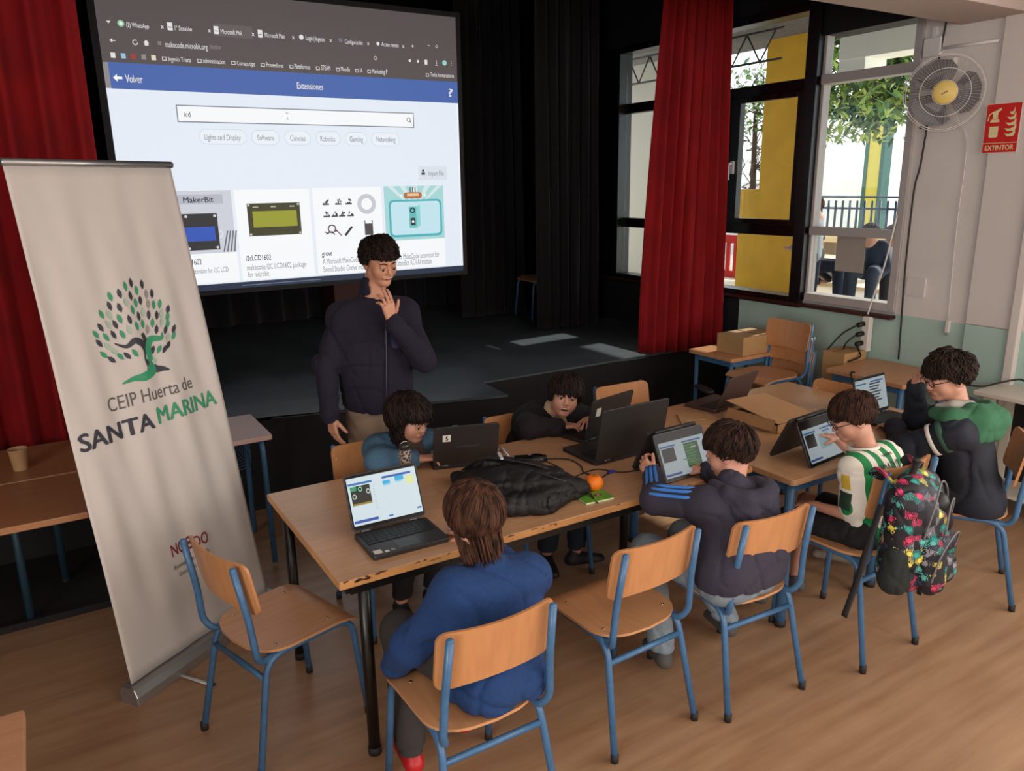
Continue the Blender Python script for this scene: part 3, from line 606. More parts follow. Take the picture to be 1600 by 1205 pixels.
TA=table('long_table','long wood-topped table on black legs, chipped along its near edge',.70,2.645,2.262,3.17,.74,BLKMET,TOP,'round',.022,[(.745,3.05),(.80,2.32),(2.40,2.86),(2.58,2.32)],corner=.008)
TA.rotation_euler=(0,0,0)
# chipped laminate along the near edge
ch=MB(); R=random.Random(4)
for i in range(46):
    x=-.955+R.random()*1.9 if i>8 else -.955+R.random()*.16; w_=R.uniform(.006,.022); z=.73+R.uniform(-.004,.009); hh=R.uniform(.0008,.0024)
    P=[(x+w_*cos(a)+R.uniform(-.004,.004),hh*sin(a)*1.6) for a in (0,.9,1.8,pi,4.0,5.2)]
    ch.add([(p[0],-.4556,z-.0+p[1]) for p in P],[tuple(range(6))])
ch.build('chipped_edge',mat('chip_dark','5a3618',.9),TA)['kind']='stuff'
EB=mat('edge_band','c38c55',.45,var=.12,vscale=10)
MB().bx(-.974,.972,-.4552,-.4535,.713,.738).bx(-.9742,-.9725,-.454,.454,.713,.738).build('edge_band',EB,TA)
grp='blue-legged desks pushed together behind the long table'
T1=table('school_desk','wood-topped desk on blue legs under the tented tablet, joined to the long table',2.652,3.32,2.04,3.2,.74,BLUE,TOP,'round',.023,[(2.70,2.09),(3.27,2.09),(2.70,3.14),(3.27,3.14)],corner=.02)
T2=table('school_desk','wood-topped desk on blue legs in front of the boy in the green hood',3.324,4.02,2.04,3.2,.74,BLUE,TOP,'round',.023,[(3.37,2.09),(3.97,2.06),(3.37,3.14),(3.97,3.14)],corner=.02)
def basket(t,w_,d,h):
    b=MB()
    for i in range(9):
        y=-d/2+d*i/8; b.tube(bend([(-w_/2,y,h),(-w_/2,y,h-.13),(w_/2,y,h-.13),(w_/2,y,h)],.05,4),.003,5)
    for x,z in((-w_/2,h),(w_/2,h),(-w_/2,h-.06),(w_/2,h-.06),(-w_/4,h-.13),(0,h-.13),(w_/4,h-.13)): b.tube([(x,-d/2,z),(x,d/2,z)],.003,5)
    b.build('wire_basket',mat('basket_wire','2f4a66',.4,.3),t)
D1=thing('single_desk','small pupil desk with pinkish top and wire basket, behind the banner','desk',(.615,4.21,0))
MB().prism(rrect(.64,.47,.012,4),.715,.74,mat('pink_laminate','c7a69c',.4)).build('desktop',parent=D1,bevel=.003)
for s_ in(-1,1): MB().tube(bend([(s_*.27,-.23,.02),(s_*.27,-.20,.705),(s_*.27,.20,.705),(s_*.27,.23,.02)],.08,5),.015,10).build('leg_frame',BLUE,D1)
MB().tube([(-.27,.19,.62),(.27,.19,.62)],.012,8).build('crossbar',BLUE,D1); basket(D1,.42,.34,.69)
for i,(x0,x1,y0,y1,l) in enumerate(((-1.3,.045,3.39,3.93,'brown wooden table left of the banner, nearer of the two'),(-1.3,.04,3.95,4.5,'brown wooden table left of the banner with a beige cup, farther of the two'))):
    table('side_table',l,x0,x1,y0,y1,.74,mat('dark_teal_metal','24404f',.5),mat('side_table_wood','a0704c',.42,var=.08,vscale=5,vstretch=(1.2,14,1)),'round',.018,[(x0+.06,y0+.06),(x1-(.14 if i else .66),y1-.11),(x0+.06,y1-.06),(x1-(.30 if i else .66),y0+.08)],rail=False)
table('near_table','corner of a wooden table in the lower left foreground','' or -1.1,-.185,1.2,2.085,.74,BLUE,mat('side_table_wood2','b08262',.42,var=.06,vscale=5,vstretch=(1.2,14,1)),'round',.02,[(-.24,2.03),(-1.05,2.03),(-.24,1.26),(-1.05,1.26)])
cup=thing('paper_cup','beige cup standing on the farther brown side table','cup',(-.195,4.12,.74))
MB().lathe([(.0,0),(.028,0),(.03,.004),(.04,.10),(.043,.104),(.0405,.104),(.038,.1),(.028,.006),(0,.006)],n=20).build('body',mat('beige_cup','b58e66',.6),cup)
D2=table('pupil_desk','wooden desk against the green wall under the power strip',4.52,5.06,2.72,3.30,.74,BLUE,DTOP,'round',.018,[(4.57,2.77),(4.57,3.25),(5.02,2.77),(5.02,3.25)],rz=radians(0),corner=.02)
D3=table('pupil_desk','wooden desk carrying a cardboard box behind the stacked chairs',3.97,4.62,4.0,4.45,.74,BLUE,DTOP,'round',.016,[(4.02,4.05),(4.57,4.05),(4.02,4.4),(4.57,4.4)],corner=.02)
D3.location=(4.54,4.08,0)
WT=thing('white_table','white table along the right wall with a grey shelf below','table',(4.93,1.85,0))
MB().bx(-.18,.165,-.85,.57,.715,.74).build('tabletop',mat('white_laminate','d6cdc2',.4),WT,bevel=.003)
for y in(-.8,.47): MB().bx(-.15,-.10,y,y+.05,0,.715).build('leg',mat('cream_leg','cfc6b8',.5),WT); MB().bx(.11,.16,y,y+.05,0,.715).build('leg',mat('cream_leg','cfc6b8',.5),WT)
MB().bx(-.15,.16,-.8,.55,.12,.14).build('shelf',mat('cream_leg','cfc6b8',.5),WT)
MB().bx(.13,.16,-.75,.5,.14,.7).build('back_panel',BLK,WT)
# ------------------------------------------------ chairs
def chair_parts(t):
    rx=.195
    fr=[]
    for s_ in(-1,1):
        P=bend([(s_*.20,.235,.012),(s_*.178,.20,.425),(s_*.17,-.15,.425),(s_*.2,-.235,.012)],.07,6)
        n=len(P); k=n//2
        MB().tube(P,.0125,10).build('side_frame',BLUE,t)
        for e_ in (P[0],P[-1]): MB().tube([e_+V(0,0,-.012),e_+V(0,0,.02)],.0145,10).build('foot_cap',RUB,t)
        Q=bend([(s_*.155,-.05,.422),(s_*.165,-.17,.415),(s_*.185,-.195,.46),(s_*.178,-.205,.60),(s_*.170,-.236,.795)],.035,6)
        MB().tube(Q,.0125,10).ell(Q[-1],(.0125,.0125,.009),10).build('back_post',BLUE,t)
    MB().tube([(-.176,-.166,.35),(.176,-.166,.35)],.011,8).build('stretcher',BLUE,t)
    MB().tube([(-.165,.15,.418),(.165,.15,.418)],.011,8).tube([(-.16,-.12,.418),(.16,-.12,.418)],.011,8).build('seat_bar',BLUE,t)
    # seat ply: waterfall front, dished
    P=[];nx=14;ny=14;vs=[]
    def hw(v): # half width along v (0 back .. 1 front)
        q=max(0,1-v/.34); return (.19+.012*v)*(1-q**2.5)**(1/2.5)*(1-(max(0,v-.93)/.07)**2*.06) if q<1 else .001
    for top in(0,1):
        for j in range(ny+1):
            v=(j/ny)**1.5; y=-.185+.40*v; w_=hw(v)
            for i in range(nx+1):
                u=-1+2*i/nx; x=u*w_; z=.437+ (.010 if top else 0)-.012*(1-u*u)*sin(pi*min(1,v*1.1))-.025*max(0,(v-.8)/.2)**2
                yy=y
                vs.append((x,yy,z))
    fs=[];N=(nx+1)*(ny+1)
    for j in range(ny):
        for i in range(nx): a=j*(nx+1)+i; fs.append((N+a,N+a+1,N+a+nx+2,N+a+nx+1)); fs.append((a+nx+1,a+nx+2,a+1,a))
    rim=[i for i in range(nx+1)]+[j*(nx+1)+nx for j in range(1,ny+1)]+[ny*(nx+1)+i for i in range(nx-1,-1,-1)]+[j*(nx+1) for j in range(ny-1,0,-1)]
    for a,b in zip(rim,rim[1:]+rim[:1]): fs.append((a,b,N+b,N+a))
    MB().add(vs,fs,PLYS,True).build('seat',PLYS,t).modifiers.new('e','EDGE_SPLIT').split_angle=radians(50)
    # backrest: rounded, curved
    O=rrect(.392,.19,.035,5); 
    def pos(x,z,d):
        y=-.205-(z+.095)*.17 ; cur=.03*(1-(x/.2)**2)
        return (x,y-cur+.034+d,.61+.095+z)
    vs=[];fs=[];nx=16;nz=8
    def inside(u,v): # map square to rounded rect
        x=u*.196; z=v*.095; r=.035
        ax_,az=abs(x)-(.196-r),abs(z)-(.095-r)
        if ax_>0 and az>0:
            l=max(ax_,az); L=math.hypot(ax_,az); x=math.copysign(.196-r+ax_*l/L,x); z=math.copysign(.095-r+az*l/L,z)
        return x,z-.008*(x/.196)**2*(1 if v<0 else -1)
    for top in(0,1):
        for j in range(nz+1):
            for i in range(nx+1):
                x,z=inside(-1+2*i/nx,-1+2*j/nz); vs.append(pos(x,z,.010 if top else 0))
    N=(nx+1)*(nz+1)
    for j in range(nz):
        for i in range(nx): a=j*(nx+1)+i; fs.append((N+a+nx+1,N+a+nx+2,N+a+1,N+a)); fs.append((a,a+1,a+nx+2,a+nx+1))
    rim=[i for i in range(nx+1)]+[j*(nx+1)+nx for j in range(1,nz+1)]+[nz*(nx+1)+i for i in range(nx-1,-1,-1)]+[j*(nx+1) for j in range(nz-1,0,-1)]
    for a,b in zip(rim,rim[1:]+rim[:1]): fs.append((b,a,N+a,N+b))
    MB().add(vs,fs,PLY,True).build('backrest',PLY,t).modifiers.new('e','EDGE_SPLIT').split_angle=radians(50)
    for s_ in(-1,1):
        for z in(.64,.745): MB().ell((s_*.172,-.165-(z-.60)*.17-.004,z),(.005,.003,.005),8,m_=4).build('rivet',CHROME,t)
        for y in(-.10,.12): MB().ell((s_*.145,y,.447),(.006,.006,.002),8,m_=4).build('rivet',CHROME,t)
CG='wood and blue metal school chairs'
ch0=thing('school_chair','empty blue-framed wooden chair at the left end of the long table, beside the banner','chair',(.58,2.668,0),radians(-73),CG); chair_parts(ch0)
CH=[((.985,1.925),0,'wooden chair with blue frame under the child in the blue sweater'),
((1.695,2.055),2,'empty wooden chair with blue frame between the blue sweater and the navy hoodie'),
((2.215,1.975),-3,'wooden chair with blue frame under the child in the navy hoodie'),
((2.885,1.90),1,'wooden chair with blue frame and a colourful backpack hung on its back'),
((3.75,1.885),33,'wooden chair with blue frame under the boy in the green hood'),
((1.26,3.215),180,'wooden chair behind the child in the denim jacket'),
((2.08,3.20),178,'wooden chair behind the smiling boy in black'),
((2.935,3.36),177,'empty wooden chair at the far side of the table, by the dark stage riser'),
((3.83,2.80),92,'wooden chair with only its backrest showing behind the right desk')]
for (x,y),a,l in CH:
    c=copy_tree(ch0); c.location=(x,y,0); c.rotation_euler=(0,0,radians(a)); c['label']=l
    if 'backpack' in l: c.scale=(.95,1,1.1)
for k,l in enumerate(('bottom chair of the stack by the green wall','middle chair of the stack by the green wall','top chair of the stack by the green wall')):
    c=copy_tree(ch0); c.location=(4.47-.03*k,3.70,.1*k); c.rotation_euler=(0,0,radians(88)); c['label']=l; c['group']='stacked chairs by the green wall'
c=copy_tree(ch0); c.location=(4.56,6.84,.6); c.rotation_euler=(0,0,radians(84)); c['label']='chair on the dark stage, mostly hidden behind a black wing curtain'
bx=thing('cardboard_box','light brown cardboard box on the desk behind the stacked chairs','box',(4.54,4.0,.74))
MB().bx(-.2,.2,-.13,.13,0,.14,mat('cardboard','b08a5c',.8,var=.06,vscale=6)).build('body',parent=bx,bevel=.003)
MB().bx(-.005,.005,-.131,.131,.1405,.142).build('lid_seam',mat('cardboard_dark','6f5232',.9),bx)
bx=thing('carton','brown carton on the floor between the stacked chairs and the wall desk','box',(4.90,3.43,0))
MB().bx(-.13,.12,-.10,.08,0,.80,mat('cardboard','b08a5c',.8,var=.06,vscale=6)).build('body',parent=bx,bevel=.003); MB().bx(-.13,.12,-.003,.003,.8005,.802).build('lid_seam',mat('cardboard_dark','6f5232',.9),bx)
# open postal box
pb=thing('postal_box','shallow cardboard postal box with a half-raised lid between the laptops','box',(3.255,2.685,.74),radians(4))
CB=mat('cardboard2','b98e62',.75,var=.05,vscale=6); CBI=mat('cardboard3','a67b50',.8)
m=MB().bx(-.165,.165,-.16,.16,0,.004).bx(-.165,.165,-.16,-.156,0,.045).bx(-.165,.165,.156,.16,0,.045).bx(-.165,-.161,-.16,.16,0,.045).bx(.161,.165,-.16,.16,0,.045); m.build('tray',CB,pb)
Rl=Matrix.Rotation(radians(9),3,'X')@Matrix.Rotation(radians(3),3,'Y'); MB().box(V(0,-.168,.049)+Rl@V(0,.168,0),(.34,.336,.004),R=Rl).build('lid',CB,pb)
Rl=Matrix.Rotation(radians(-62),3,'Y'); MB().box((-.178,.0,.045),(.06,.30,.003),R=Rl).build('flap',CBI,pb)
MB().bx(-.168,.168,-.1685,-.1665,.006,.05).build('tuck_flap',CBI,pb); MB().box((.02,-.170,.03),(.012,.001,.035)).build('tape_strip',mat('pale_tape','cdb48e',.4),pb)
fb=thing('flattened_box','flat cardboard sheet lying behind the postal box','box',(2.93,2.90,.741),radians(-20))
MB().prism([(-.12,-.09),(.11,-.11),(.11,.11),(-.06,.13)],0,.006,CB).build('sheet',parent=fb); MB().bx(-.06,.05,.0,.008,.006,.0068).build('tape_strip',mat('pale_tape','cdb48e',.4),fb)
# ------------------------------------------------ laptops
def scr(mb,W,Hh,kind):
    """page drawn flat on the display, local x across, z up, y toward viewer = -"""
    E=1.0
    def r(x0,x1,z0,z1,c,d): mb.add([(x0*W,-d,z0*Hh),(x1*W,-d,z0*Hh),(x1*W,-d,z1*Hh),(x0*W,-d,z1*Hh)],[(0,1,2,3)],em(c,br))
    br={1:.85,2:.34,3:.34,4:.40}[kind]
    r(-.47,.47,.09,.93,'dcecf2',.0012)
    r(-.46,-.14,.80,.84,'3a7fc0',.0016); r(.0,.40,.82,.86,'2c66b4',.0016); r(-.46,-.14,.13,.18,'3558b0',.0016)
    if kind==4:
        for i in range(7): r(-.05,.30-.04*(i%3),.76-.075*i,.80-.075*i,'3c4a5c',.0018)
        return
    r(-.44,-.18,.46,.78,'20221c',.0018)
    if kind==1:
        r(-.44,-.18,.44,.475,'a08a2a',.002); r(-.44,-.36,.7,.78,'34a070',.002)
        for x,z in((-.31,.72),(-.40,.60),(-.21,.66)):
            n=12; vs=[];fs=[]
            for i in range(n+1):
                a=2*pi*i/n; vs+=[((x+.018*cos(a))*W,-.0024,(z+.03*sin(a))*Hh),((x+.027*cos(a))*W,-.0024,(z+.045*sin(a))*Hh)]
            for i in range(n): fs.append((2*i,2*i+1,2*i+3,2*i+2))
            mb.add(vs,fs,em('7ee0b0' if x==-.31 else 'c8d8d4',1))
        r(.0,.10,.70,.78,'38b6ea',.0018); r(.17,.29,.74,.82,'38b6ea',.0018); r(.0,.10,.69,.72,'8fdcf6',.002); r(.17,.27,.71,.74,'8fdcf6',.002); r(.32,.43,.64,.78,'eef2a8',.0018)
        r(.40,.46,.16,.19,'2c66b4',.0018); r(.0,.06,.13,.16,'3a7fc0',.0018)
        for i in range(9): r(-.14,-.12,.72-.05*i,.73-.05*i,'9fb4bc',.0018)
    if kind==2:
        r(.02,.32,.22,.80,'1e5a2c',.0018)
        for i in range(8): r(.04,.26-.03*(i%3),.72-.065*i,.755-.065*i,'3f9c3c',.002)
        for i in range(3): r(.16+.04*i,.18+.04*i,.66,.70,'e8f0e0',.0022)
        r(-.05,.06,.42,.45,'7fa8b8',.0018)
    if kind==3:
        r(-.1,.2,.35,.72,'a9cfdc',.0018); r(.05,.25,.74,.79,'5c96c8',.0018)
def laptop(label,hinge,fy,W,D,open_,name='laptop',kind=0,sticker=None,tilt=0,brand=False,shell=None):
    """hinge = centre of the hinge on the table; fy = direction (deg) the user sits in; base runs from the hinge towards the user (-y local)"""
    t=thing(name,label,'laptop',(hinge[0],hinge[1],.74+tilt),radians(fy))
    LAP_=shell or LAP; b=MB().prism(rrect(W,D,.012,4,0,-D/2),0,.018,LAP_); b.build('base',parent=t,bevel=.003)
    k=MB().bx(-W*.45,W*.45,-D*.56,-D*.10,.0182,.0188,mat('key_well','1e1c1c',.6)); kb=k.build('keyboard',parent=t)
    ks=MB()
    for r_ in range(5):
        n=13 if r_<4 else 7; kw=W*.88/n
        for i in range(n): x=-W*.44+kw*i; y=-D*.13-(D*.42/5)*r_; ks.bx(x+.0012,x+kw-.0012,y-D*.42/5+.0015,y-.0015,.0188,.0205,LAPK)
    ks.build('keys',parent=kb)['kind']='stuff'
    MB().bx(-W*.15,W*.15,-D*.93,-D*.62,.0181,.0186,mat('trackpad','302e2e',.35)).build('trackpad',parent=t)
    if kind==1:
        MB().bx(-W*.46,-W*.36,-D*.93,-D*.80,.0181,.0186,PAPER).build('sticker',parent=t); MB().bx(-W*.33,-W*.28,-D*.95,-D*.88,.0181,.0186,PAPER).build('sticker',parent=t); MB().bx(-W*.25,-W*.20,-D*.93,-D*.87,.0181,.0186,mat('grey_label','8c8a88',.5)).build('sticker',parent=t)
    Hh=D*.98; a=radians(open_-90)     # lean back from vertical
    lid=bpy.data.objects.new('lid',None)
    L=MB().prism(rrect(W,Hh,.014,4,0,Hh/2),-.004,.004,LAP_,Matrix.Rotation(radians(90),3,'X')); l=L.build('lid',parent=t,bevel=.002)
    l.location=(0,.002,.022); l.rotation_euler=(-a,0,0)
    bz=MB().prism(rrect(W*.97,Hh*.96,.010,3,0,Hh/2),.0041,.0046,GLASSB,Matrix.Rotation(radians(90),3,'X')).build('bezel',parent=l)
    if kind:
        s_=MB(); scr(s_,W,Hh,kind); o=s_.build('display',parent=l); o.location=(0,-.0042,0)
    for x in(-.33,.33): MB().tube([(x*W-.018,.004,.018),(x*W+.018,.004,.018)],.007,8).build('hinge',mat('hinge_grey','5a5858',.35,.6),t)
    if sticker:
        # on the outside of the lid, local x counts from the user's right seen from behind
        x,z,w_,h_=sticker; MB().bx(-x-w_/2,-x+w_/2,.0042,.0048,z-h_/2,z+h_/2,PAPER).build('label_sticker',parent=l)
        if brand:
            m=MB(); put_text(m,'5',(-x,.0052,z),(-1,0,0),(0,0,1),-.006,.006,0,.026,mat('ink_black','1a1818',.6),.03); m.build('numeral',parent=l)
            m=MB(); put_text(m,'chromebook',(-.0,.0046,.10),(-1,0,0),(0,0,1),-.05,.06,0,.012,mat('faint_print','565250',.5)); m.build('lettering',parent=l)
    return t
laptop('open black laptop with a bright white-blue screen at the left end of the long table',(1.003,2.553),-1.5,.292,.215,113,kind=1)
laptop('dark laptop with a white numbered label on its lid, used by the child in denim',(1.555,2.985),163,.30,.215,108,sticker=(-.09+.0,.15,.036,.036),brand=True)
laptop('large black laptop, screen turned away, in the middle of the long table',(2.253,2.66),180.5,.40,.262,100)
laptop('dark laptop with a pale round label on its lid, used by the smiling boy',(2.352,2.965),192,.32,.22,103,sticker=(-.10,.145,.034,.045))
laptop('laptop with a brown reflection painted into its shell, lid back towards us, behind the postal box',(3.26,2.975),191,.30,.21,112,shell=mat('shell_brown_reflection','4a3833',.5))  # brown shell colour stands in for the reflection on the lid back
laptop('open laptop with a lit code list, before the boy in the green hood',(3.765,2.42),2,.29,.21,104,kind=4)
def tent(label,c,rz,W,D,ang,kind,sw=1):
    """convertible stood up like a tent, display towards -y"""
    t=thing('convertible_laptop',label,'laptop',(c[0],c[1],.741),radians(rz))
    h=D*cos(radians(ang)); 
    for s_,nm in((-1,'display_half'),(1,'keyboard_half')):
        m=MB().prism(rrect(W,D,.014,4,0,-D/2),-.006 if s_<0 else -.014,.006 if s_<0 else .0,LAP,Matrix.Rotation(radians(90),3,'X'))
        o=m.build(nm,parent=t,bevel=.002); o.location=(0,s_*.011,h+.004); o.rotation_euler=(s_*radians(ang),0,0)
        if s_<0:
            MB().prism(rrect(W*.97,D*.96,.01,3,0,-D/2),.0061,.0066,GLASSB,Matrix.Rotation(radians(90),3,'X')).build('bezel',parent=o)
            q=MB(); scr(q,W*.96,D*.86,kind); q=q.build('display',parent=o); q.location=(0,-.0062,-D)
            
        else:
            MB().bx(-W*.18,W*.18,.0005,.0012,-D*.92,-D*.62,mat('trackpad_light','6a6664',.4)).build('trackpad',parent=o)
            MB().bx(-W*.45,W*.45,.0005,.0012,-D*.55,-D*.12,LAPK).build('keyboard',parent=o)
    MB().tube([(-W*.4,0,h+.008),(W*.4,0,h+.008)],.009,8).build('hinge',LAP,t)
    return t
tent('convertible laptop tented on the long table with green code on its screen',(2.305,2.415),1,.295,.215,25,2)
tent('convertible laptop tented before the child in the green striped shirt',(2.955,2.205),6,.295,.215,25,3)
# ------------------------------------------------ things on the table
def cable(name,label,P,r,mt,cat='cable'): return tag(MB().tube(curve_pts(P,6),r,6).build(name,mt),label,cat)
BC=mat('black_cable','141212',.5)
ms=thing('computer_mouse','black computer mouse behind the black bag','mouse',(1.865,2.865,.74),radians(-25))
SDF((-.07,-.05,-.01),(.07,.05,.06),.003,.003,[((-.07,-.05,-.01),(.07,.05,.06))]).ell((0,0,.008),(.055,.033,.03),k=.01).cut((0,0,0),(0,0,-1)).build('body',mat('mouse_black','100f0f',.25),None).parent=ms
MB().tube([(.04,0,.031),(.052,0,.022)],.004,6).build('scroll_wheel',RUB,ms)
cable('mouse_cable','thin black mouse cable curling over the table behind the bag',[(1.91,2.845,.75),(2.0,2.80,.744),(2.0,2.70,.744),(1.96,2.62,.744),(1.97,2.57,.744)],.003,BC)
cable('usb_cable','black cable lying from the big black laptop past the orange',[(1.90,2.60,.743),(2.03,2.62,.743),(2.10,2.53,.743),(2.22,2.50,.743),(2.38,2.47,.743),(2.48,2.46,.743)],.003,BC)
cable('blue_plug_cable','cable with a blue plug next to the orange',[(1.93,2.50,.744),(2.0,2.53,.744),(2.06,2.555,.744)],.003,BC)
MB().box((2.06,2.55,.747),(.035,.014,.009),mat('blue_plug','3b3fb0',.4)).build('usb_plug'); tag(bpy.data.objects['usb_plug'],'small blue usb plug on the table behind the orange','plug')
og=thing('orange','bright orange fruit standing beside the black bag','orange',(1.875,2.435,.738))
sf=SDF((-.05,-.05,-.01),(.05,.05,.09),.003,.003,[((-.05,-.05,-.01),(.05,.05,.09))]).ell((0,0,.037),(.040,.040,.037)).ell((0,0,.082),(.012,.012,.01),k=.02,sub=True)
sf.build('peel',mat('orange_peel','f07a12',.45,bump=.3,bscale=250)).parent=og; MB().ell((0,0,.072),(.005,.005,.003),8).build('stem',mat('stem_green','4a5a20',.7),og)
nb=thing('notebook','green covered notebook lying between the black bag and the table edge','notebook',(1.825,2.365,.74),radians(-6))
MB().bx(-.065,.065,-.045,.045,.001,.008,mat('pages','e6e0c8',.7)).build('pages',parent=nb); MB().bx(-.067,.067,-.047,.047,.008,.0095,mat('green_cover','5fa032',.5)).build('cover',parent=nb)
MB().bx(-.067,.067,-.047,.047,0,.001,mat('green_cover','5fa032',.5)).build('back_cover',parent=nb)
MB().ell((.02,.005,.0098),(.018,.014,.0008),12,mt=mat('emblem_dark','5a3040',.5)).ell((.02,.005,.0106),(.010,.007,.0006),10,mt=mat('emblem_pink','c08a90',.5)).build('emblem',parent=nb)
bo=thing('patterned_bottle','dark bottle with a pale zigzag pattern in front of the child in denim','bottle',(1.265,3.0,.74))
def bottle_mat():
    m=mat('bottle_pattern','2c2624',.35); nt=m.node_tree;N=nt.nodes;L=nt.links;b=N['Principled BSDF']; tc=N.new('ShaderNodeTexCoord'); v=N.new('ShaderNodeTexVoronoi'); v.feature='DISTANCE_TO_EDGE'; v.inputs['Scale'].default_value=70
    L.new(tc.outputs['Object'],v.inputs[0]); r=N.new('ShaderNodeValToRGB'); r.color_ramp.elements[0].position=.04; r.color_ramp.elements[1].position=.10; r.color_ramp.elements[0].color=H('b8aaa2'); r.color_ramp.elements[1].color=H('3a302e'); L.new(v.outputs[0],r.inputs[0]); L.new(r.outputs[0],b.inputs[0]); return m
MB().lathe([(0,0),(.031,0),(.034,.01),(.034,.045),(.026,.075),(.025,.085),(.030,.11),(.030,.125),(.024,.14),(0,.14)],n=22).build('body',bottle_mat(),bo)
MB().lathe([(0,.14),(.022,.14),(.023,.16),(.018,.165),(0,.165)],n=18).build('cap',mat('bottle_cap','3a3634',.3,.4),bo); MB().tube([(-.018,0,.166),(0,0,.176),(.02,.0,.17)],.003,6).build('ring',CHROME,bo)
cl=thing('electronics_kit','clear blister pack with red and blue electronic parts behind the bag','kit',(1.70,2.955,.74),radians(20))
MB().bx(-.06,.05,-.03,.03,.0,.012,mat('kit_red','c43a34',.4)).build('red_part',parent=cl); MB().bx(-.01,.03,-.02,.02,.012,.03,mat('kit_blue','27407e',.3)).build('blue_part',parent=cl); MB().bx(-.05,-.02,-.02,.02,.012,.02,mat('kit_orange','e8744c',.4)).build('orange_part',parent=cl)
CP=mat('clear_plastic','c6d2ee',.1,alpha=1); 
for a in(-1,1): MB().tube([(a*.03+.03,-.05,.004),(a*.02+.045,.01,.05),(a*.02+.05,.04,.02)],.004,6).build('plastic_edge',CP,cl)
pb_=MB()
for k in range(4): pb_.tube(curve_pts([(-.06+.02*k,.02,.02),(-.03+.03*k,.05,.04+.01*k),(.03+.02*k,.03,.015)],4),.0022,5)
pb_.build('wires',BC,cl)
MB().prism(rrect(.10,.03,.014,4),0,.012,mat('pale_blue_plastic','a8b4dc',.3)).build('pencil_case_edge',loc=(1.83,2.74,.741),rz=radians(-40)); tag(bpy.data.objects['pencil_case_edge'],'pale blue translucent strip behind the black bag','stationery')
pen=thing('white_blue_pen','white and blue pen beside the bright laptop','pen',(1.235,2.43,.747),radians(8))
MB().tube([(-.05,0,0),(.03,0,0)],.006,8).build('barrel',mat('pen_white','dcdce4',.4),pen); MB().tube([(.03,0,0),(.07,0,0)],.0065,8).build('cap',mat('pen_blue','5a5ab8',.4),pen)
for i,(x,y,a) in enumerate(((2.74,2.86,20),(2.76,2.78,-15))): tag(MB().bx(-.06,.06,-.006,.006,0,.004).build('paper_strip',mat('bluish_strip','8c8ca8',.5),loc=(x,y,.741),rz=radians(a)),['small bluish strip on the table beside the tented laptop, farther one','small bluish strip on the table beside the tented laptop, nearer one'][i],'paper')
cable('thin_wires','tangle of thin wires on the desk beside the postal box lid',[(3.42,2.93,.745),(3.45,2.95,.78),(3.48,2.90,.75),(3.50,2.95,.77),(3.53,2.90,.747)],.0022,BC)
# ------------------------------------------------ black bag
bg_=thing('black_bag','lumpy black backpack lying on the long table, white strip on its strap','bag',(1.55,2.53,.715))
BAGM=mat('black_nylon','0e0d0e',.62,bump=.25,bscale=160)
q=SDF((1.27,2.22,.72),(1.95,2.98,.98),.007,.007,[((1.27,2.22,.72),(1.95,2.98,1))])
q.path([(1.47,2.76,.775),(1.50,2.56,.80),(1.58,2.46,.79)],[.05,.075,.07],.03).path([(1.52,2.70,.785),(1.64,2.62,.80),(1.74,2.52,.775)],[.06,.065,.045],.03)
q.path([(1.45,2.42,.775),(1.58,2.375,.775),(1.74,2.42,.772)],[.045,.05,.045],.03).path([(1.44,2.84,.765),(1.41,2.76,.765)],[.03,.025],.03).path([(1.79,2.58,.765),(1.80,2.43,.77)],[.035,.04],.03)
q.cap((1.56,2.52,.79),(1.70,2.48,.785),.085,.07,.05).path([(1.49,2.68,.865),(1.60,2.57,.872),(1.72,2.50,.835)],[.014,.016,.014],.02).path([(1.44,2.50,.835),(1.56,2.43,.845),(1.70,2.42,.825)],[.010,.012,.010],.02)
q.wrinkle(.009,3,.075); q.wrinkle(.006,9,.05); q.cut((0,0,.742),(0,0,-1)); q.build('body',BAGM,bg_)
STR=mat('black_webbing','1d1b1c',.55,bump=.3,bscale=300)
MB().tube(curve_pts([(-.08,.28,.09),(-.05,.17,.168),(.03,.06,.176),(.12,-.01,.152),(.2,-.05,.11)],6),.034,8,flat=.18,upv=(0,0,1)).build('shoulder_strap',STR,bg_)
MB().box((-.012,.105,.188),(.012,.075,.006),mat('white_strip','c9c9cb',.5),Matrix.Rotation(radians(-20),3,'Z')).build('white_strip',parent=bg_)
MB().bx(-.03,.03,-.022,.022,-.004,.004).build('buckle',mat('buckle_black','0c0c0c',.25),bg_,loc=(.05,.035,.188),rz=radians(-25))
MB().tube(curve_pts([(.20,-.05,.11),(.255,-.10,.075),(.262,-.17,.035),(.25,-.215,.03)],5),.009,6,flat=.3).build('strap_tail',STR,bg_)
MB().tube(curve_pts([(.02,-.02,.17),(.12,-.12,.13),(.24,-.12,.07)],5),.004,6).build('zip',mat('zip_dark','2c2a2a',.3,.4),bg_)
MB().tube(curve_pts([(.18,.10,.11),(.22,.14,.11),(.26,.05,.09),(.22,0,.10)],6),.007,6,flat=.4).build('carry_handle',STR,bg_)
MB().ell((.155,-.03,.14),(.006,.006,.004),8).ell((.165,.04,.13),(.006,.006,.004),8).build('snap',CHROME,bg_)
# ------------------------------------------------ wall things
fan=thing('wall_fan','white wall fan with grey blades and a yellow hub beside the window','fan',(4.93,2.93,2.5)); fd=V(-.80,-.58,-.05); Rf=frame(fd)
Rfz=Matrix((Rf.col[0],-Rf.col[2],fd)).transposed() if False else Matrix((Rf.col[0],Rf.col[2],-fd)).transposed()
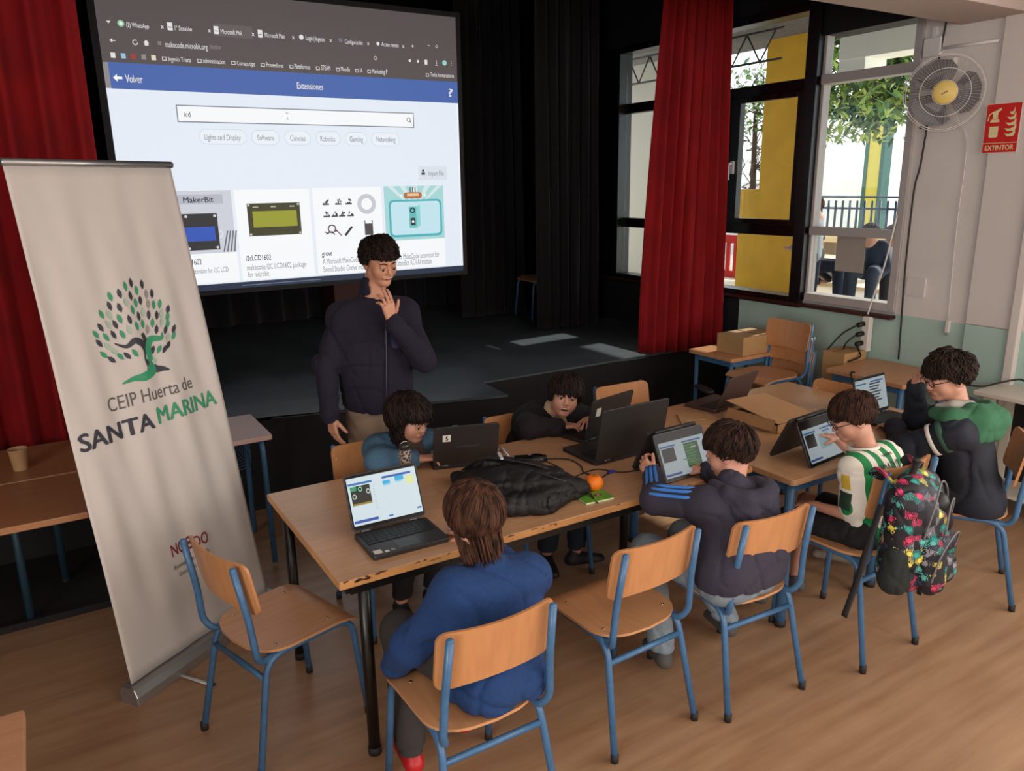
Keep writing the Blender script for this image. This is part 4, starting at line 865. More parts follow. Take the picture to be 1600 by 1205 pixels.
# local: x right, y up, z back (-fd)
WP=mat('fan_white','dcd6d2',.4); FB=mat('fan_blade_grey','453f43',.35)
def F(x,y,z): return Rfz@V(x,y,z)
for k in range(3):
    a0=radians(62+120*k); P=[]
    o=[(.045,-.45),(.10,-.55),(.165,-.58),(.192,-.42),(.203,-.15),(.203,.15),(.19,.42),(.16,.6),(.11,.66),(.06,.6)]
    o=[(r,t*1.45) for r,t in o]; vs=[F(r*cos(a0+t),r*sin(a0+t),.012*sin(t*2)) for r,t in o]+[F(r*cos(a0+t),r*sin(a0+t),.012*sin(t*2)+.004) for r,t in o]; n=len(o)
    MB().add(vs,[tuple(range(n)),tuple(range(2*n-1,n-1,-1))]+[(i,(i+1)%n,n+(i+1)%n,n+i) for i in range(n)],FB,False).build('blade',FB,fan)
MB().lathe([(0,-.062),(.062,-.062),(.068,-.055),(.068,-.04),(0,-.04)],n=24,R=Rfz).build('grille_badge',mat('badge_yellow','d8bc68',.45),fan)
m=MB(); 
for k in range(3): m.box(F(-.008+.011*k,.004-.006*k,-.0635),(.008,.010,.002),mat('badge_print','6b5a20',.5),Rfz)
m.build('badge_emblem',parent=fan)
m=MB()
for r_,z in((.225,0),(.215,-.035),(.14,-.058),(.07,-.05)): m.tube([F(r_*cos(2*pi*i/40),r_*sin(2*pi*i/40),z) for i in range(41)],.002,5)
for i in range(60):
    a=2*pi*i/60; m.tube([F(r_*cos(a),r_*sin(a),z) for r_,z in((.068,-.052),(.14,-.058),(.20,-.045),(.225,0))],.0006,3,cap=False)
    if i%2==0: m.tube([F(r_*cos(a),r_*sin(a),z) for r_,z in((.225,0),(.19,.045),(.06,.055))],.0007,3,cap=False)
m.build('wire_guard',WP,fan)['kind']='stuff'
MB().lathe([(0,.04),(.05,.04),(.055,.06),(.05,.13),(0,.14)],n=18,R=Rfz).build('motor_housing',WP,fan)
MB().tube([F(0,0,.11),V(.10,.06,-.02),V(.15,.04,.1),V(.16,.08,.16)],.018,8).bx(.13,.17,.04,.14,.06,.22).build('wall_bracket',WP,fan)
MB().ell(F(.10,-.20,.045),(.016,.012,.008),10).build('control_knob',BLK,fan)
jb=thing('junction_box','square white junction box on the wall above the fan','box',(5.1,3.13,2.80)); MB().bx(-.03,0,-.058,.058,-.058,.058).build('cover',WP,jb,bevel=.006); MB().bx(-.018,0,-.012,.012,.058,.12).build('conduit_stub',WP,jb)
sg=thing('extinguisher_sign','red EXTINTOR sign with extinguisher and flame on the white wall','sign',(5.073,2.63,2.276))
SR=mat('sign_red','c8201c',.5); SCm=mat('sign_cream','e2d3a0',.6)
# sign faces -x ; local u = -y (to the right for the viewer), v = z
def sp(mb,P,mt,d): mb.add([(-d,-p[0],p[1]) for p in P],[tuple(range(len(P)))],mt)
MB().bx(-.004,0,-.102,.102,-.143,.143,mat('sign_edge','e8d8d0',.6)).build('plate',parent=sg)
m=MB(); sp(m,[(-.099,-.14),(.099,-.14),(.099,.14),(-.099,.14)],SR,.0046); m.build('red_field',parent=sg)
m=MB(); sp(m,rrect(.052,.105,.010,3,-.045,.0),SCm,.0052); sp(m,[(-.071,.035),(-.019,.035),(-.019,.012),(-.071,.012)],SR,.0056); sp(m,[(-.062,.055),(-.028,.055),(-.032,.072),(-.058,.072)],SCm,.0052); sp(m,rrect(.03,.03,.006,3,-.045,.085),SCm,.0054); sp(m,[(-.05,.1),(-.015,.118),(-.012,.105),(-.04,.085)],SCm,.0052)
m.tube([(-.0052,.06,.095),(-.0052,.082,.08),(-.0052,.086,.045)],.0035,5,SCm); m.build('extinguisher_symbol',parent=sg)
m=MB(); 
for k,(w_,y0) in enumerate(((.040,-.05),(.045,-.02),(.040,.012),(.032,.045),(.020,.075))):
    sp(m,[(.05-w_*.8,y0+.018),(.05-w_*.3,y0),(.05+w_*.55,y0+.002),(.05+w_*.75,y0+.02),(.05+w_*.65,y0+.045),(.05+w_*.35,y0+.022),(.05-w_*.1,y0+.015)],SCm,.0052+.0001*k)
m.build('flame_symbol',parent=sg)
m=MB(); sp(m,[(-.099,-.083),(.099,-.083),(.099,-.086),(-.099,-.086)],SCm,.0050); put_text(m,'EXTINTOR',(-.0054,0,0),(0,-1,0),(0,0,1),-.083,.083,-.112,.03,SCm,.03); m.build('lettering',parent=sg)
cable('wall_cable','black cable hanging down the white wall behind the fan',[(5.085,3.06,2.95),(5.085,3.08,2.73),(5.085,3.11,2.3),(5.085,3.125,2.07),(5.085,3.15,1.9),(5.085,3.15,1.4),(5.085,3.135,1.0),(5.085,3.125,.76)],.006,BC)
cable('pull_cord','white cord ending in a plug on the right part of the wall',[(5.088,2.93,2.33),(5.088,2.84,2.21),(5.088,2.835,1.7),(5.088,2.815,1.08)],.003,mat('white_cable','d8d2cc',.5))
pg_=thing('hanging_plug','small white plug hanging on the green wall','plug',(5.085,2.81,1.02)); MB().bx(-.012,.012,-.012,.012,-.02,.06).build('body',mat('white_cable','d8d2cc',.5),pg_,bevel=.003)
MB().tube([(0,.006,-.04),(0,.006,-.02)],.003,6).tube([(0,-.006,-.04),(0,-.006,-.02)],.003,6).build('pin',CHROME,pg_)
S('trim_7',MB().tube([(5.085,3.1,2.785),(5.085,2.72,2.78)],.009,8,WP).bx(5.088,5.1,3.0,3.13,1.215,1.335,mat('pilaster_white','d2cac4',.7)))
cable('white_power_cable','white cord running from the window down to the power strip',[(5.02,3.21,1.75),(5.02,3.26,1.43),(5.02,3.32,1.2),(5.0,3.34,1.06)],.006,mat('white_cable','d8d2cc',.5))
ps=thing('power_strip','white power strip hanging below the window corner with black plugs','power strip',(5.03,3.35,.93),radians(0))
MB().bx(-.03,.02,-.028,.028,-.14,.11).build('body',mat('strip_white','d9d4cd',.4),ps,bevel=.004)
for k in range(3): MB().tube([(-.03,.01,.06-.07*k),(-.075,.03,.05-.07*k)],.018,8).build('plug',BC,ps)
for k,P in enumerate(([(4.95,3.38,.98),(4.9,3.45,.92),(4.86,3.5,.84),(4.78,3.5,.78)],[(4.95,3.38,.91),(4.9,3.42,.85),(4.9,3.44,.78)],[(4.95,3.38,.85),(4.93,3.33,.80),(4.9,3.30,.77),(4.8,3.32,.745)])):
    cable('power_cable',['black power cable drooping left from the power strip','black power cable dropping straight from the power strip','black power cable curling onto the wall desk'][k],P,.006,BC)
cable('white_table_cable','black cable curling across the white table',[(4.80,2.5,.75),(4.85,2.42,.75),(4.95,2.38,.765),(5.04,2.30,.79),(5.03,2.24,.76)],.006,BC)
cable('desk_cable','black cable sagging from the wall desk behind the green-hooded boy',[(4.56,3.1,.744),(4.51,3.09,.74),(4.47,3.0,.62),(4.40,2.9,.5),(4.38,2.8,.2),(4.45,2.7,.006)],.006,BC)
for i,(x,y,z,a) in enumerate(((4.6,7.7,.6,10),(3.55,8.0,.6,0))):
    r_=thing('stage_case',['dark brown wooden case standing at the back of the stage beside the screen','dark wooden case at the rear of the stage under the screen corner'][i],'case',(x-.2-.5*i,y,z),radians(a)); MB().bx(-.25,.25,-.2,.2,0,.7).build('body',mat('dark_wood','4a1c12',.6),r_,bevel=.01); MB().tube([(-.08,-.21,.5),(.08,-.21,.5)],.01,6).build('handle',BLK,r_)
# ------------------------------------------------ people
def skin_mat(n,c): 
    m=mat(n,c,.5,bump=.04,bscale=120,var=.05,vscale=20); b=m.node_tree.nodes['Principled BSDF']; b.inputs['Subsurface Weight'].default_value=.08; b.inputs['Subsurface Radius'].default_value=(.02,.008,.004); b.inputs['Subsurface Scale'].default_value=.5
    return m
SKIN=skin_mat('skin_light','c08b74'); SKIN2=skin_mat('skin_tan','c48c70')
def hair_mat(n,a,b): return mat(n,b,.72,col2=a,vscale=45,vstretch=(1,1,.35),spec=.2)
EYEW=mat('eye_white','b9b0a8',.4); IRIS=mat('iris_dark','1c100a',.2); LIP=mat('lips','a8564a',.45); TEETH=mat('teeth','e4ddd2',.35); MOUTH=mat('mouth_dark','4a1614',.5)
def nrm(v): v=np.array(v,float); return v/np.linalg.norm(v)
def head_sdf(q,H_,R_,s,kid,eyes='open',ear=True):
    """R_ columns right, forward, up"""
    R3=np.array(R_)
    def P(x,y,z): return np.array(H_)+R3@np.array((x,y,z))*s
    L=kid
    q.ell(P(0,-.015,.032),(.074*s,.094*s,.084*s),R3,.01)
    q.ell(P(0,.028,-.02),(.060*s,.062*s,.072*s),R3,.02)
    for a in(-1,1):
        q.cap(P(a*.046,.0,-.052),P(a*.012,.055,-.088 if not L else -.080),.022*s,.019*s,.025)
        q.ell(P(a*.034,.055,-.030),(.024*s,.020*s,.026*s),R3,.03)
    q.ell(P(0,.068,-.092 if not L else -.083),(.020*s,.015*s,.015*s),R3,.02)
    q.cap(P(-.036,.072,.024),P(0,.084,.022),.009*s,.011*s,.012).cap(P(0,.084,.022),P(.036,.072,.024),.011*s,.009*s,.012)
    for a in(-1,1): q.ell(P(a*.031,.098,.002),(.018*s,.019*s,.011*s),R3,.010,True)
    q.cap(P(0,.086,.010),P(0,.105 if not L else .100,-.026),.0065*s,(.0100 if not L else .0088)*s,.009)
    for a in(-1,1): q.ell(P(a*.010,.095,-.031),(.0065*s,.008*s,.0062*s),R3,.007)
    q.cap(P(-.018,.083,-.055),P(.018,.083,-.055),.009*s,.009*s,.012)
    for a in(-1,1):
        if ear:
            q.ell(P(a*.077,-.008,-.008),(.008*s,.019*s,.031*s),R3,.006); q.ell(P(a*.084,-.003,-.006),(.006*s,.010*s,.018*s),R3,.003,True)
    # eyelids
    for a in(-1,1): q.ell(P(a*.031,.0795,0.0035 if eyes=='down' else .0075),(.0155*s,.0150*s,.0122*s if eyes=='down' else .0098*s),R3,.003)
    return P
def face_parts(body,P,R_,s,eyes='open',mouth='closed',brow=None,loc=(0,0,0)):
    lo=Vector(loc)
    def Q(x,y,z): return Vector(P(x,y,z))-lo
    Rm=Matrix([list(r) for r in np.array(R_)])
    for a in(-1,1):
        e_=MB().ell(Q(a*.031,.080,-.001 if eyes!='down' else -.004),((.0128 if eyes!='down' else .0112)*s,(.0128 if eyes!='down' else .0112)*s,.0100*s),14,EYEW,Rm).build('eye',parent=body)
        ey=.0915 if eyes!='down' else .0895; ez=-.001 if eyes!='down' else -.0095
        MB().ell(Q(a*.031,ey,ez),(.0068*s,.0024*s,.0066*s),10,IRIS,Rm).build('iris',parent=body)
        if brow: MB().tube([Q(a*.014,.0945,.019),Q(a*.030,.092,.0245),Q(a*.047,.077,.018)],[.0028*s,.0034*s,.0015*s],6,brow).build('eyebrow',parent=body)
        MB().tube([Q(a*.017,.087,.0015),Q(a*.031,.0955,.007 if eyes!='down' else -.001),Q(a*.045,.084,.0015)],.0013*s,5,mat('lash','20120c',.6)).build('eyelash_line',parent=body)
    if mouth=='closed':
        m=MB(); m.tube([Q(-.022,.0835,-.0555),Q(-.008,.0925,-.0535),Q(0,.0925,-.0545),Q(.008,.0925,-.0535),Q(.022,.0835,-.0555)],[.001,.0035*s,.003*s,.0035*s,.001],7,LIP); m.tube([Q(-.02,.084,-.058),Q(0,.0925,-.0615),Q(.02,.084,-.058)],[.001,.004*s,.001],7,LIP); m.build('lips',parent=body)
    else:
        w_=.027 if mouth=='smile' else .027; h=.007 if mouth=='smile' else .012
        MB().ell(Q(0,.082,-.058),(w_*s,.012*s,h*s),16,MOUTH,Rm).build('mouth',parent=body)
        MB().ell(Q(0,.0868,-.0550 if mouth=='smile' else -.0535),(w_*.72*s,.0082*s,(.0032 if mouth=='smile' else .0050)*s),14,TEETH,Rm).build('teeth',parent=body)
        MB().tube([Q(-w_,.080,-.050),Q(-.010,.093,-.0495),Q(.010,.093,-.0495),Q(w_,.080,-.050)],[.001,.0028*s,.0028*s,.001],6,LIP).tube([Q(-w_,.080,-.053),Q(0,.0925,-.058-h),Q(w_,.080,-.053)],[.001,.0035*s,.001],6,LIP).build('lips',parent=body)
def hand_sdf(q,W,d,n,s=1,left=False,curl=(.25,.25,.3,.35),spread=.10,thumb=.5,curl_t=.3):
    """W wrist, d wrist->knuckles, n palm normal (side the fingers curl to); thumb side = d x n (right hand) or n x d"""
    d=nrm(d); n=np.array(n,float); n=nrm(n-d*np.dot(n,d)); t=np.cross(d,n) if not left else np.cross(n,d)   # thumb side
    W=np.array(W,float); A=lambda a,b,c: W+(d*a+t*b+n*c)*s
    K=[(.086,.030),(.090,.010),(.086,-.010),(.078,-.028)]
    for (a,b) in K: q.cap(A(.012,b*.62,0),A(a,b,0),.0135*s,.0115*s,.010)
    q.cap(A(-.02,0,0),A(.02,0,0),.021*s,.020*s,.012)
    Ls=[(.036,.022,.018),(.041,.026,.019),(.038,.024,.018),(.029,.018,.016)]
    for i,(a,b) in enumerate(K):
        p=A(a,b,0); ang=0; sp=spread*(1.5-i)
        for j,l in enumerate(Ls[i]):
            ang+=curl[i]*(1,1.3,.8)[j]; dd=d*cos(ang)+n*sin(ang)+t*sp*.8; dd=nrm(dd); p2=p+dd*l*s; r0=(.0092,.0084,.0078)[j]*s*(.9 if i==3 else 1); q.cap(p,p2,r0,r0*.93,.003); p=p2
    p=A(.022,.020,.006); v=nrm(d*.75+t*thumb*1.6+n*.25)
    p2=p+v*.040*s; q.cap(p,p2,.0135*s,.0115*s,.010); v2=nrm(v*.9+d*.5+n*curl_t); p3=p2+v2*.030*s; q.cap(p2,p3,.0105*s,.0098*s,.003); v3=nrm(v2+n*curl_t*.5+d*.2); q.cap(p3,p3+v3*.022*s,.0098*s,.008*s,.003)
def hairdo(name,root,H_,R_,s,m,whorl=(0,-.6,.8),n=420,length=.07,rad=.007,curl=0,front=.045,side=-.02,back=-.075,droop=.0,off=.010,seed=1,part=0,steps=7,lift=0,label=None,bangs=None,vol=0,sides=5,zmin=-9):
    """locks laid from the whorl over the skull"""
    R=random.Random(seed); Rm=Matrix([list(r) for r in np.array(R_)]); Hc=Vector(H_)-Vector(root.location); C0=V(0,-.015,.032); rr=V(.076+vol,.096+vol,.086+vol)
    wv=Vector(whorl).normalized()
    def lim(v):   # lowest z allowed at direction v
        y=v.y
        if y>.58: return front if bangs is None else bangs
        if y>-.15: t=max(0,(y-.18)/.4); fr=front if bangs is None else bangs; return side*(1-t)+fr*t
        t=min(1,(-.15-y)/.5); return side*(1-t)+back*t
    def surf(v,o): return C0+V(v.x*(rr.x+o),v.y*(rr.y+o),v.z*(rr.z+o))
    mb=MB(); cnt=0
    # base cap
    nu,nv=36,22; vs=[];keep={}
    for i in range(nv+1):
        ph=pi*i/nv
        for j in range(nu):
            a=2*pi*j/nu; v=V(sin(ph)*cos(a),sin(ph)*sin(a),cos(ph)); p=surf(v,off*.35); keep[(i,j)]=p.z>lim(v)+.008; vs.append(Hc+Rm@(p*s))
    fs=[(i*nu+j,(i+1)*nu+j,(i+1)*nu+(j+1)%nu,i*nu+(j+1)%nu) for i in range(nv) for j in range(nu) if keep[(i,j)] and keep[(i+1,j)] and keep[(i+1,(j+1)%nu)] and keep[(i,(j+1)%nu)]]
    mb.add(vs,fs,m,True)
    k=0
    while cnt<n and k<n*6:
        k+=1; z=R.uniform(-.75,1); a=R.uniform(0,2*pi); r=math.sqrt(1-z*z); v=V(r*cos(a),r*sin(a),z); p=surf(v,0)
        if p.z<lim(v)-.004: continue
        t=v-wv; t=t-v*t.dot(v)
        if t.length<1e-3: continue
        t.normalize(); sw=R.gauss(0,.22); b=v.cross(t); t=(t+b*(sw+part*.3)).normalized()
        L=length*R.uniform(.7,1.2); st=L/steps; pts=[];vv=v.copy(); o=off*R.uniform(.4,1.1); ph=R.uniform(0,6.28); cr=curl*R.uniform(.6,1.3); free=None
        for j in range(steps+1):
            u=j/steps; h=o*(math.sqrt(u)*1.0 if u<1 else 1)+lift*u*u
            if free is None:
                q=surf(vv,h); 
                if q.z<lim(vv)-.012-R.uniform(0,.008) and j>1:
                    if droop and vv.y<.38: free=pts[-1].copy() if pts else q
                    else: break
            if free is not None:
                out=V(vv.x,vv.y,0)*(.15*droop); free=free+ (V(0,0,-1)+out*.0+V(vv.x,vv.y,0)*R.uniform(-.25,.12)).normalized()*st; q=free.copy()
                if free.z<zmin-R.uniform(0,.02): break
            if cr: q=q+vv.cross(t).normalized()*cr*sin(ph+j*1.5)+vv*cr*.6*cos(ph+j*1.5)*u
            pts.append(q)
            if free is None:
                rad_=.09; vv=(vv+t*(st/rad_)).normalized(); t=(t-vv*t.dot(vv)).normalized()
        if len(pts)<3: continue
        pts=[Hc+Rm@(p*s) for p in pts]; nn_=len(pts); rs=[rad*s*(.75+.25*sin(pi*min(1,i/(nn_-1)*1.2)))*(1 if i<nn_-1 else .25)*R.uniform(.85,1.1) for i in range(nn_)]
        mb.tube(pts,rs,sides,m,cap=False); cnt+=1
    return mb.build(name,m,root,label=label)
def arm_cloth(q,S_,E_,W_,r=(.056,.045,.034),k=.03,stop=.0,cuff=True):
    S_,E_,W_=[np.array(x,float) for x in(S_,E_,W_)]; We=W_-(W_-E_)*stop
    q.cap(S_,E_,r[0],r[1],k).cap(E_,We,r[1],r[2],.03)
    if cuff:
        d=nrm(We-E_); q.cap(We-d*.018,We,r[2]*1.10,r[2]*1.06,.006)
def torso_cloth(q,N,SL,SR,HL,HR,s=1,belly=.0,fw=(0,0,0),r=1,low=None):
    N,SL,SR,HL,HR=[np.array(x,float) for x in(N,SL,SR,HL,HR)]; M=(SL+SR)/2; Hm=(HL+HR)/2
    q.cap(SL,SR,.062*s*r,.062*s*r,.03)
    for a,b in((SL,HL),(SR,HR)):
        p=M+(a-M)*.62; w_=Hm+(b-Hm)*.75; mid=(p*.5+w_*.5)
        q.cap(p+(w_-p)*.12,mid,.088*s*r,.086*s*r,.04).cap(mid,w_,.086*s*r,.092*s*r,.04)
    q.cap(M+(Hm-M)*.15,Hm,.10*s*r,.102*s*r,.05)
    for a in(SL,SR): q.cap(N+(a-N)*.1-np.array((0,0,.035))*s,a,.050*s,.056*s*r,.04)
def leg_cloth(q,H_,K,A_,r=(.082,.06,.045),k=.03): q.cap(H_,K,r[0],r[1],k).cap(K,A_,r[1],r[2],.03)
def shoe(parent,A_,dirv,s=1,mt=None,sole=None,name='shoe',lbl=None,accent=None):
    d=nrm((dirv[0],dirv[1],0)); A_=np.array(A_,float); g=np.array((A_[0],A_[1],max(0,A_[2]-.085*s)))
    lo=g-.25*s; hi=g+.25*s; q=SDF(lo,hi,.006,.006,[(lo,hi)])
    q.cap(g-d*.03*s+(0,0,.04*s),g+d*.14*s+(0,0,.026*s),.036*s,.030*s,.02).cap(g-d*.02*s+(0,0,.05*s),g-d*.005+(0,0,.085*s),.035*s,.034*s,.02).cap(g+d*.02*s+(0,0,.055*s),g+d*.1*s+(0,0,.04*s),.028*s,.022*s,.02)
    q.cut(g+(0,0,.018*s),(0,0,-1)); o=q.build(name,mt,parent,label=lbl)
    w_=SDF(lo,hi,.006,.006,[(lo,hi)]); w_.cap(g-d*.035*s+(0,0,.010),g+d*.145*s+(0,0,.010),.040*s,.035*s,.01); w_.cut(g+(0,0,.024*s),(0,0,1)); w_.cut(g+(0,0,.001),(0,0,-1)); w_.build('sole',sole,o)
    return o
def glasses(root,P,s,lo):
    m=MB(); lo=Vector(lo); Q=lambda x,y,z: Vector(P(x,y,z))-lo; G=mat('glasses_frame','15151a',.3)
    for a in(-1,1):
        m.tube([Q(a*.033+.0215*cos(t),.100+.0*t,.0+.016*sin(t)) for t in [2*pi*i/16 for i in range(17)]],.0017,5)
        m.tube([Q(a*.054,.099,.005),Q(a*.068,.08,.006),Q(a*.081,.0,.004),Q(a*.082,-.02,-.008)],.0018,5)
    m.tube([Q(-.0115,.101,.003),Q(0,.104,.006),Q(.0115,.101,.003)],.0016,5); m.build('glasses',G,root)
def person(label,lo,J,hd,s=1,skin=SKIN,kid=True,eyes='down',mouth='closed',brow=None,handL=None,handR=None,bbox=None,face=True,ear=True,fineh=True):
    """naked-skin continuous body under the clothes: head, neck, torso, arms, hands, legs"""
    root=thing('person',label,'person',lo)
    R_=np.array(frame(*hd)); pts=np.array([J[k] for k in J],float); mn=pts.min(0)-.18; mx=pts.max(0)+.18
    H_=np.array(J['H']); bx=[(H_-.13*s,H_+.13*s)]
    for k,h in(('WL',handL),('WR',handR)):
        if h: w_=np.array(J[k]); bx.append((w_-.13*s+nrm(h[0])*.07,w_+.13*s+nrm(h[0])*.07))
    q=SDF(mn,mx,.0042,.013,bx if fineh else [])
    g=lambda k: np.array(J[k],float)
    N=g('N'); torso=[N,(g('SL')+g('SR'))/2,(g('HL')+g('HR'))/2]
    q.cap((g('SL')+g('SR'))/2,torso[2],.07*s,.08*s,.04); q.cap(g('SL'),g('SR'),.038*s,None,.03); q.cap(g('HL'),g('HR'),.06*s,None,.04)
    nk=.047 if kid else .056; q.cap(N-(0,0,.02),H_+R_@np.array((0,-.022,-.05))*s,nk*s*1.05,nk*s,.03)
    for a in('L','R'):
        q.cap(N-(0,0,.03),g('S'+a),.036*s,.04*s,.04); q.cap(g('S'+a),g('E'+a),.036*s,.032*s,.02).cap(g('E'+a),g('W'+a),.032*s,.021*s,.02)
        if 'K'+a in J: q.cap(g('H'+a),g('K'+a),.06*s,.045*s,.02).cap(g('K'+a),g('A'+a),.042*s,.03*s,.02)
    P=head_sdf(q,H_,R_,s,kid,eyes,ear)
    for k,h in(('L',handL),('R',handR)):
        if h: hand_sdf(q,g('W'+k),h[0],h[1],s*.95*(.88 if kid else 1),k=='L',**(h[2] if len(h)>2 else {}))
    body=q.build('body',skin,root)
    if face: face_parts(body,P,R_,s,eyes,mouth,brow,lo)
    return root,P,R_,body
def cloth(root,name,mt,lo,hi,fn,vox=.009,wr=.006,seed=1,wl=.09,label=None,fine=None):
    q=SDF(lo,hi,fine or vox,vox,[(lo,hi)] if fine else ()); fn(q)
    if wr: q.wrinkle(wr,seed,wl)
    return q.build(name,mt,root,label=label)
def bb(J,pad=.2,keys=None):
    p=np.array([J[k] for k in (keys or J)],float); return p.min(0)-pad,p.max(0)+pad
HB=hair_mat('hair_black_brown','120b09','2a1d18')
# ---- standing man
J=dict(H=(1.49,3.72,1.63),N=(1.465,3.77,1.47),SL=(1.612,3.74,1.345),SR=(1.305,3.79,1.355),EL=(1.655,3.60,1.12),WL=(1.462,3.54,1.352),ER=(1.19,3.80,1.12),WR=(1.17,3.70,.87),HL=(1.54,3.78,.92),HR=(1.38,3.80,.92),KL=(1.55,3.75,.5),KR=(1.37,3.77,.5),AL=(1.55,3.77,.09),AR=(1.37,3.79,.09))
man,P,R_,body=person('young man standing in a dark navy fleece and khaki trousers, hand at his chin',(1.46,3.78,0),J,((.13,-.95,-.30),(-.05,0,1)),1.0,SKIN2,False,'down','smile',mat('brow_dark','1c120e',.7),
 handL=((-.20,-.02,1),(-.25,.95,.0),dict(curl=(.16,.2,.4,.55),spread=.05,thumb=.75,curl_t=-.05)),handR=((.03,-.15,-1),(.95,.25,0),dict(curl=(.25,.3,.35,.4))))
FL=mat('navy_fleece','1c1529',.95,bump=.35,bscale=220)
def f(q):
    torso_cloth(q,J['N'],J['SL'],J['SR'],(1.555,3.78,.92),(1.365,3.80,.92),1.16,r=1.12)
    arm_cloth(q,J['SL'],J['EL'],J['WL'],(.060,.060,.046),.04,.06); arm_cloth(q,J['SR'],J['ER'],J['WR'],(.060,.056,.046),.04,.02)
    q.cap((1.465,3.78,1.43),(1.463,3.765,1.50),.075,.066,.02); q.cap((1.468,3.745,1.46),(1.475,3.70,1.56),.05,.047,.008,True); q.cap((1.478,3.67,1.50),(1.468,3.655,1.385),.036,.012,.01,True)
    q.cut((0,0,.845),(0,0,-1))
cloth(man,'fleece_jacket',FL,(1.0,3.38,.8),(1.85,4.05,1.62),f,.009,.012,3,.14)
lo=V(1.46,3.78,0)
MB().tube([V(*p)-lo for p in((1.468,3.635,1.40),(1.463,3.625,1.30),(1.458,3.63,1.15),(1.452,3.635,1.0),(1.45,3.64,.87))],.003,6).build('zip',mat('zip_grey','5b5a66',.4,.5),man)
MB().box(V(1.468,3.62,1.38)-lo,(.008,.006,.035),mat('zip_pull','b8b8b8',.3,.8)).build('zip_pull',parent=man)
MB().prism(rrect(.085,.11,.02,3),-.003,.003,mat('navy_patch','2c3052',.6),Matrix.Rotation(radians(90),3,'X'),V(1.53,3.626,1.25)-lo).build('chest_pocket',parent=man)
def f(q):
    for a in 'LR': leg_cloth(q,J['H'+a],J['K'+a],J['A'+a],(.098,.078,.06))
    q.cap(J['HL'],J['HR'],.105,None,.03).cut((0,0,.9),(0,0,1)).cut((0,0,.05),(0,0,-1))
cloth(man,'trousers',mat('khaki','7d6a58',.85,bump=.2,bscale=150),(1.2,3.6,0),(1.72,4.0,1.0),f,.011,.012,5,.12)
for a in 'LR': shoe(man,J['A'+a],(0,-1),1.05,mat('dark_shoe','1c1a1a',.6),mat('sole_grey','6a6866',.7))
hairdo('hair',man,J['H'],R_,1.0,HB,(0,-.5,.85),900,.045,.0056,.006,.052,.0,-.055,off=.020,seed=4,lift=.004,vol=.002,sides=4)
# ---- child in blue sweater (back view)
J=dict(H=(1.085,2.03,.965),N=(1.10,1.97,.80),SL=(.975,1.965,.765),SR=(1.235,1.955,.745),EL=(.835,2.01,.60),WL=(.82,2.12,.475),ER=(1.30,2.12,.66),WR=(1.22,2.30,.775),HL=(.955,1.88,.53),HR=(1.125,1.88,.53),KL=(.90,2.26,.50),KR=(1.12,2.27,.50),AL=(.875,2.16,.09),AR=(1.12,2.25,.09))
k1,P,R_,body=person('child seen from behind in a royal blue sweater at the bright laptop',(1.04,1.9,.45),J,((-.12,.92,-.36),(0,0,1)),.96,SKIN,True,'down','closed',None,handL=((.1,.35,-.9),(.9,0,.1),dict(curl=(.5,.5,.5,.5))),handR=((-.3,.9,-.2),(0,.0,-1),{}),ear=False)
SW=mat('royal_blue_knit','19396a',.95,bump=.4,bscale=260,var=.08,vscale=60)
def f(q):
    torso_cloth(q,J['N'],J['SL'],J['SR'],J['HL'],J['HR'],1.0,r=1.08)
    arm_cloth(q,J['SL'],J['EL'],J['WL'],(.062,.058,.042),.04,.02); arm_cloth(q,J['SR'],J['ER'],J['WR'],(.06,.052,.038),.04,.04)
    q.cap((1.10,1.97,.79),(1.098,1.975,.845),.062,.052,.02); q.cap((1.02,1.85,.50),(1.09,1.85,.50),.125,.125,.04); q.cut((0,0,.452),(0,0,-1))
cloth(k1,'sweater',SW,(.7,1.65,.42),(1.42,2.42,.95),f,.008,.013,7,.13)
def f(q):
    for a in 'LR': leg_cloth(q,J['H'+a],J['K'+a],J['A'+a],(.078,.062,.052))
    q.cut((0,0,.10),(0,0,-1))
GT=mat('charcoal_trousers','34302e',.9,bump=.2,bscale=150)
cloth(k1,'trousers',GT,(.75,1.75,.05),(1.25,2.4,.65),f,.010,.010,2,.1)
RS=mat('red_shoe','b8181c',.45); 
for a in 'LR': shoe(k1,J['A'+a],(.05,1),.9,RS,mat('sole_white','cfc8c2',.6))
HBR=hair_mat('hair_brown','24150e','56382a')
hairdo('hair',k1,J['H'],R_,.99,HBR,(.12,-.50,.78),1300,.19,.0046,.0012,.03,-.045,-.05,droop=1,off=.018,seed=11,steps=11,vol=.004,sides=4,zmin=-.145)
# ---- child in navy hoodie
J=dict(H=(2.245,2.04,.955),N=(2.205,1.985,.825),SL=(2.075,1.985,.785),SR=(2.345,1.955,.775),EL=(1.985,2.17,.765),WL=(2.105,2.325,.795),ER=(2.43,2.12,.70),WR=(2.37,2.28,.775),HL=(2.06,1.87,.53),HR=(2.23,1.87,.53),KL=(2.02,2.25,.50),KR=(2.26,2.28,.49),AL=(2.02,2.14,.09),AR=(2.42,2.16,.09))
k3,P,R_,body=person('child seen from behind in a dark navy hoodie with light blue sleeve stripes',(2.15,1.9,.45),J,((-.38,.86,-.34),(.05,0,1)),.93,SKIN,True,'down','closed',None,handL=((-.05,.6,.35),(.9,.2,-.2),dict(curl=(.6,.6,.6,.6),thumb=.4)),handR=((-.3,.9,.1),(0,.3,-1),{}))
NH=mat('navy_hoodie','332f3e',.95,bump=.25,bscale=200)
